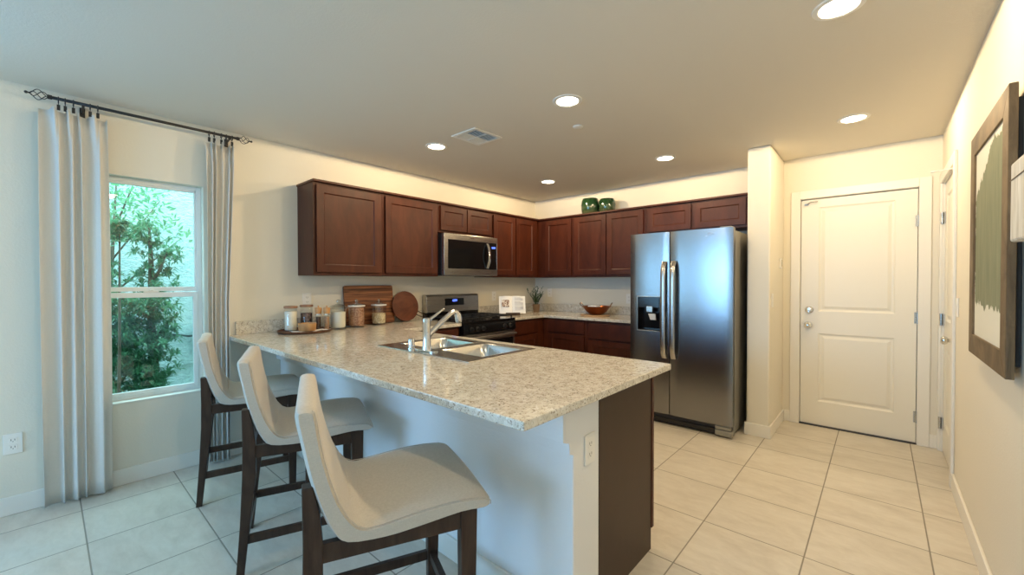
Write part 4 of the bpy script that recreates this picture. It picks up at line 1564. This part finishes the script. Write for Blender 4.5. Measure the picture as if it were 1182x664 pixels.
def closed_jar(c, r, h, content, fill, lid, lab, nm='glass_canister', lidmat='lid_wood', grp=None):
    t = thing(nm, c, lab, 'jar', grp)
    x, y, z = c
    obj('glass', B().lathe([(0, 0), (r - .006, 0), (r, .006), (r, h - .008), (r - .004, h), (r - .008, h), (r - .005, h - .008), (r - .0035, .008), (0, .005)], c, 36), 'jar_glass', t, smooth=True)
    obj('contents', B().lathe([(0, .0055), (r - .010, .0055), (r - .0045, .010), (r - .0045, h * fill), (r * .6, h * fill + .003), (0, h * fill)], c, 32), content, t, smooth=True)
    if lid == 'flat':
        obj('lid', B().lathe([(0, h), (r - .004, h), (r + .002, h + .001), (r + .003, h + .006), (r + .002, h + .016), (r - .003, h + .018), (0, h + .018)], c, 36), lidmat, t, smooth=True)
    return t


closed_jar((.150, -3.335, TZ), .048, .182, 'flour', .86, 'flat', 'glass canister of white flour with a wooden lid, on the tray')
closed_jar((.130, -3.205, TZ), .048, .186, 'coffee_beans', .72, 'flat', 'glass canister of dark coffee beans with a wooden lid, on the tray')


def mill(c, content, lab):
    t = thing('pepper_mill', c, lab, 'pepper mill', 'pepper mills on the tray')
    obj('glass', B().lathe([(0, 0), (.022, 0), (.022, .005), (.021, .115), (.017, .118), (0, .118)], c, 24), 'jar_glass', t, smooth=True)
    obj('contents', B().lathe([(0, .004), (.018, .004), (.018, .105), (0, .105)], c, 20), content, t, smooth=True)
    obj('collar', B().lathe([(0, .118), (.024, .118), (.024, .130), (0, .130)], c, 24), 'chrome', t, smooth=True)
    obj('wooden_top', B().lathe([(0, .130), (.022, .130), (.0245, .145), (.027, .172), (.025, .180), (.006, .182), (.004, .190), (.006, .196), (0, .198)], c, 28), 'light_wood', t, smooth=True)


mill((.218, -3.146, TZ), 'peppercorn', 'pepper mill filled with black peppercorns, the left one behind the wooden bowl')
mill((.262, -3.096, TZ), 'pink_salt', 'salt mill with reddish brown grains, at the right edge of the tray')
bw = thing('wooden_bowl', (.292, -3.265, TZ), 'small straight sided light wooden bowl in front of the jars', 'bowl')
obj('bowl', B().lathe([(0, .006), (.052, .006), (.058, .012), (.062, .058), (.0665, .060), (.0665, .056), (.062, .006), (.056, .0), (0, 0)], (.292, -3.265, TZ + .006), 36), 'light_wood', bw, smooth=True)
# crumpled napkin under the bowl
b = B()
nx, ny = 16, 26
g_ = []
rn = random.Random(3)
for i in range(nx + 1):
    row = []
    for j in range(ny + 1):
        u, v_ = i / nx, j / ny
        x = .262 + .11 * (u - .3) + .006 * sin(v_ * 14)
        y = -3.375 + .27 * v_ + .008 * sin(u * 9)
        z = TZ + .003 + .0035 * (1 + sin(u * 9 + v_ * 4) * cos(v_ * 17 + u * 3))
        inb = math.hypot(x - .292, y + 3.265)
        if inb < .075:
            z = min(z, TZ + .004)
        if math.hypot(x - .22, y + 3.252) > .182:
            z = max(z, CZ + .022)
        for (jx, jy, jr) in ((.150, -3.335, .052), (.218, -3.146, .028), (.262, -3.096, .028)):
            if math.hypot(x - jx, y - jy) < jr + .004:
                z = TZ - .002
        row.append(b.bm.verts.new((x, y, z)))
    g_.append(row)
for i in range(nx):
    for j in range(ny):
        b.bm.faces.new((g_[i][j], g_[i + 1][j], g_[i + 1][j + 1], g_[i][j + 1]))
tag(obj('napkin', b, 'napkin', smooth='all', solid=.0012), 'rumpled white cloth napkin lying on the tray under the wooden bowl', 'napkin')


def apothecary(c, r, h, content, fill, lab, wide=False):
    t = thing('glass_jar', c, lab, 'jar', 'lidded glass jars in front of the cutting boards')
    obj('glass', B().lathe([(0, 0), (r + .002, 0), (r + .002, .006), (r - .003, .014), (r, .03), (r, h - .02), (r + .003, h), (r - .002, h), (r - .004, h - .02), (r - .004, .03), (r - .008, .018), (0, .016)], c, 40), 'jar_glass', t, smooth=True)
    obj('contents', B().lathe([(0, .0165), (r - .010, .0165), (r - .0055, .03), (r - .0055, h * fill), (r * .5, h * fill + .004), (0, h * fill + .002)], c, 36), content, t, smooth=True)
    R_ = r + (.016 if wide else .002)
    ld = obj('lid', B().lathe([(0, h + .001), (R_, h + .001), (R_ + .001, h + .006), (R_ - .004, h + .010), (R_ * .72, h + .026), (R_ * .3, h + .036), (.010, h + .040), (.009, h + .046)] if wide else
                              [(0, h + .001), (R_, h + .001), (R_ + .001, h + .005), (R_, h + .015), (R_ - .006, h + .018), (R_ * .5, h + .026), (.010, h + .033), (.009, h + .038)], c, 36), 'lid_glass', t, smooth=True)
    if not wide:
        obj('seal_ring', B().lathe([(r - .001, h + .0015), (r + .0035, h + .0015), (r + .0035, h + .014), (r - .001, h + .014), (r - .001, h + .0015)], c, 36), 'cream_lid', t, smooth=True)
    kz = h + (.062 if wide else .052)
    obj('knob', B().lathe([(0, kz - .018), (.009, kz - .018), (.012, kz - .014), (.019 if wide else .014, kz), (.017 if wide else .012, kz + .009), (.008, kz + .016), (0, kz + .017)], c, 24), 'lid_glass', ld, smooth='all')


apothecary((.235, -2.985, CZ), .062, .175, 'flour', .84, 'wide lidded glass jar of white flour, just right of the tray', True)
apothecary((.205, -2.805, CZ), .068, .182, 'almonds', .95, 'lidded glass jar filled with brown almonds')
apothecary((.160, -2.560, CZ), .066, .178, 'oats', .60, 'lidded glass jar part filled with oats, nearest the round board')

# cutting boards
cbd = thing('cutting_board', (.07, -2.59, CZ), 'large rectangular striped wooden cutting board leaning on the wall', 'cutting board', 'wooden boards leaning on the wall')
b = B().prism(rrect(-2.838, -2.335, 0, .365, .018), lambda u, v, a: (a, u, v), 0, .020)
o_ = obj('board', b, 'board_wood', cbd)
tilt = Matrix.Rotation(R(-7), 4, 'Y')
me = o_.data
for v_ in me.vertices:
    p = v_.co + Vector(cbd['o'])
    q = tilt @ Vector((p.x, p.y, p.z)) + Vector((.056, 0, CZ + .0025))
    v_.co = q - Vector(cbd['o'])
rbd = thing('round_board', (.115, -2.2, CZ), 'round dark wooden paddle board with a strap handle leaning on the wall', 'cutting board', 'wooden boards leaning on the wall')
RC = (.0, -2.218, .156)
circ = [(-2.218 + .152 * cos(2 * pi * i / 48), .153 + .152 * sin(2 * pi * i / 48)) for i in range(48)]
o_ = obj('board', B().prism(circ, lambda u, v, a: (a, u, v), 0, .018), 'round_wood', rbd, smooth=True)
tl2 = Matrix.Rotation(R(-10.5), 4, 'Y')


def tilt2(o_):
    for v_ in o_.data.vertices:
        p = v_.co + Vector(rbd['o'])
        q = tl2 @ p + Vector((.102, 0, CZ + .0042))
        v_.co = q - Vector(rbd['o'])


tilt2(o_)
hn = obj('handle', B().tube([(.009, -2.085, .10), (.009, -2.02, .065), (.009, -1.985, .035), (.009, -2.03, .03), (.009, -2.10, .062)], .005, 8), 'stand_wood', rbd, smooth='all')
tilt2(hn)

# cookbook on a stand
ck = thing('cookbook', (.40, -.93, CZ), 'open white cookbook with a food photo propped on a stand', 'book', rz=0)
ck['o'] = [0, 0, 0]
ck.location = (.395, -.93, CZ)
ck.rotation_euler = (0, 0, R(48))
# local frame: x across (left to right seen from camera), -y towards viewer
tb_ = R(-17)


def lean(p):
    x, y, z = p
    return (x, y * cos(tb_) - z * sin(tb_), y * sin(tb_) * 1.0 + z * cos(tb_))


def page(side):
    b = B()
    n = 8
    lo = []
    for i in range(n + 1):
        u = i / n
        x = side * (.0008 + .158 * u)
        dpt = -.016 * sin(pi * min(1, u * 1.15)) ** .8 * (1 - .4 * u) - .004
        lo.append((x, dpt))
    for i in range(n):
        (xa, da), (xb, db) = lo[i], lo[i + 1]
        p = [lean((xa, da, .02)), lean((xb, db, .02)), lean((xb, db, .235)), lean((xa, da, .235))]
        q = [lean((xa, .004, .02)), lean((xb, .004, .02)), lean((xb, .004, .235)), lean((xa, .004, .235))]
        b.hexa(p, q)
    return b


obj('left_page', page(-1), 'paper', ck, local=True)
obj('right_page', page(1), 'paper', ck, local=True)
# photo on the left page: brown and white patches
mt = mat('food_photo', (.3, .2, .15), .5)
nt, N, L, P = nodes(mt)
L.new(ramp(nt, noise(nt, coords(nt), 60, 3, .6), [(.42, (.10, .035, .025)), (.5, (.42, .28, .2)), (.58, (.7, .66, .6))]), P.inputs['Base Color'])
obj('photo', B().hexa([lean((-.128, -.0245, .10)), lean((-.04, -.0245, .10)), lean((-.04, -.0245, .185)), lean((-.128, -.0245, .185))], [lean((-.128, -.018, .10)), lean((-.04, -.018, .10)), lean((-.04, -.018, .185)), lean((-.128, -.018, .185))]), 'food_photo', ck, local=True)
b = B()
for i in range(13):
    z = .21 - i * .0125
    if i in (3, 8):
        continue
    w_ = .10 if i % 4 else .07
    b.hexa([lean((.03, -.0228, z)), lean((.03 + w_, -.0228, z)), lean((.03 + w_, -.0228, z + .0022)), lean((.03, -.0228, z + .0022))], [lean((.03, -.012, z)), lean((.03 + w_, -.012, z)), lean((.03 + w_, -.012, z + .0022)), lean((.03, -.012, z + .0022))])
obj('print_lines', b, 'ink', ck, local=True)
cs = thing('book_stand', (.395, -.93, CZ), 'low dark wooden stand holding the open cookbook', 'stand')
cs['o'] = [0, 0, 0]
cs.rotation_euler = (0, 0, R(48))
obj('ledge', B().box(-.085, .085, -.040, .03, .001, .016), 'stand_wood', cs, bevel=.003, local=True)
obj('lip', B().box(-.085, .085, -.046, -.036, .001, .034), 'stand_wood', cs, bevel=.003, local=True)
obj('back_rest', B().hexa([lean((-.07, .006, .018)), lean((.07, .006, .018)), lean((.07, .014, .018)), lean((-.07, .014, .018))], [lean((-.05, .006, .19)), lean((.05, .006, .19)), lean((.05, .014, .19)), lean((-.05, .014, .19))]), 'stand_wood', cs, bevel=.002, local=True)
obj('prop_leg', B().box(-.01, .01, .03, .12, .001, .012).tube([(0, .115, .012), (0, .05, .12)], .005, 8), 'stand_wood', cs, local=True)

# potted plant
pp = thing('potted_plant', (.29, -.34, CZ), 'small spiky green plant in a clay pot in the back corner', 'plant')
pc = (.29, -.34, CZ)
obj('pot', B().lathe([(0, 0), (.036, 0), (.038, .004), (.048, .085), (.050, .088), (.050, .104), (.045, .104), (.044, .088), (0, .086)], pc, 28), 'terracotta', pp, smooth=True)
obj('soil', B().lathe([(0, .090), (.0435, .090)], pc, 20), 'dirt', pp)
rn = random.Random(11)
b = B()
for k in range(17):
    az = rn.uniform(0, 2 * pi)
    sp_ = rn.uniform(.03, .13)
    ht = rn.uniform(.11, .22) if k > 3 else .235
    base = Vector((pc[0] + rn.uniform(-.015, .015), pc[1] + rn.uniform(-.015, .015), pc[2] + .088))
    tip = base + Vector((cos(az) * sp_, sin(az) * sp_, ht))
    midp = base.lerp(tip, .5) + Vector((cos(az), sin(az), 0)) * -.012
    b.tube([base, midp, tip], [.0025, .002, .001], 5)
    for q in range(16):
        u = .25 + .75 * q / 15
        p = base.lerp(midp, u * 2) if u < .5 else midp.lerp(tip, u * 2 - 1)
        a2 = rn.uniform(0, 2 * pi)
        d = ((tip - base).normalized() * .6 + Vector((cos(a2), sin(a2), .3)) * .7).normalized()
        s_ = d.cross(Vector((0, 0, 1)))
        s_ = s_.normalized() if s_.length > .01 else Vector((1, 0, 0))
        l_ = .036
        vv = [b.bm.verts.new(w) for w in (p, p + d * l_ * .5 + s_ * .0055, p + d * l_, p + d * l_ * .5 - s_ * .0055)]
        b.bm.faces.new(vv)
obj('foliage', b, 'plant_green', pp, fix=False)

# copper pan on its trivet
pc = (1.20, -.36, CZ)
tag(obj('trivet', B().lathe([(0, 0), (.165, 0), (.17, .005), (.17, .011), (.165, .015), (0, .015)], (1.185, -.365, CZ), 48), 'trivet_wood', smooth=True), 'round pale wooden trivet under the copper pan', 'trivet')
pn_ = thing('copper_pan', (1.20, -.36, CZ + .0155), 'wide copper pan with two loop handles on the trivet', 'pan')
pz = (1.20, -.36, CZ + .0155)
obj('bowl', B().lathe([(0, 0), (.070, 0), (.082, .006), (.125, .045), (.158, .092), (.170, .096), (.170, .099), (.156, .096), (.122, .049), (.080, .010), (0, .006)], pz, 48), 'copper', pn_, smooth=True)
hd_ = Vector((cos(YAW), sin(YAW), 0))
for s in (-1, 1):
    c0 = Vector(pz) + hd_ * s * .152 + Vector((0, 0, .085))
    side = Vector((-hd_.y, hd_.x, 0))
    pth = []
    for i in range(13):
        a_ = pi * i / 12
        pth.append(c0 + side * (.034 * cos(a_)) + hd_ * (s * .010 * sin(2 * a_)) + (hd_ * s * .034 + Vector((0, 0, .052))) * sin(a_))
    # a second curl so the loop reads from the side
    obj('loop_handle', B().tube(pth, .0045, 8), 'brass_wire', pn_, smooth='all')
obj('folded_cloth', B().box(1.12, 1.24, -.42, -.33, CZ + .103, CZ + .120), 'napkin', pn_, bevel=.006)

# green pots on top of the cabinets
def gpot(x, y, r, h, lab):
    t = obj('green_pot', B().lathe([(0, 0), (r * .80, 0), (r * .86, .006), (r * .97, h * .35), (r, h * .6), (r * .93, h * .86), (r * .84, h * .97), (r * .80, h), (r * .76, h * .97), (r * .8, h * .8), (0, h * .78)], (x, y, 2.137), 44), 'green_glaze', smooth='all')
    tag(t, lab, 'pot', 'green glazed pots on the cabinets')


gpot(1.005, -.175, .112, .196, 'larger dark green glazed pot on top of the wall cabinets, the left one')
gpot(1.215, -.140, .100, .172, 'smaller green glazed pot on top of the wall cabinets, the right one')
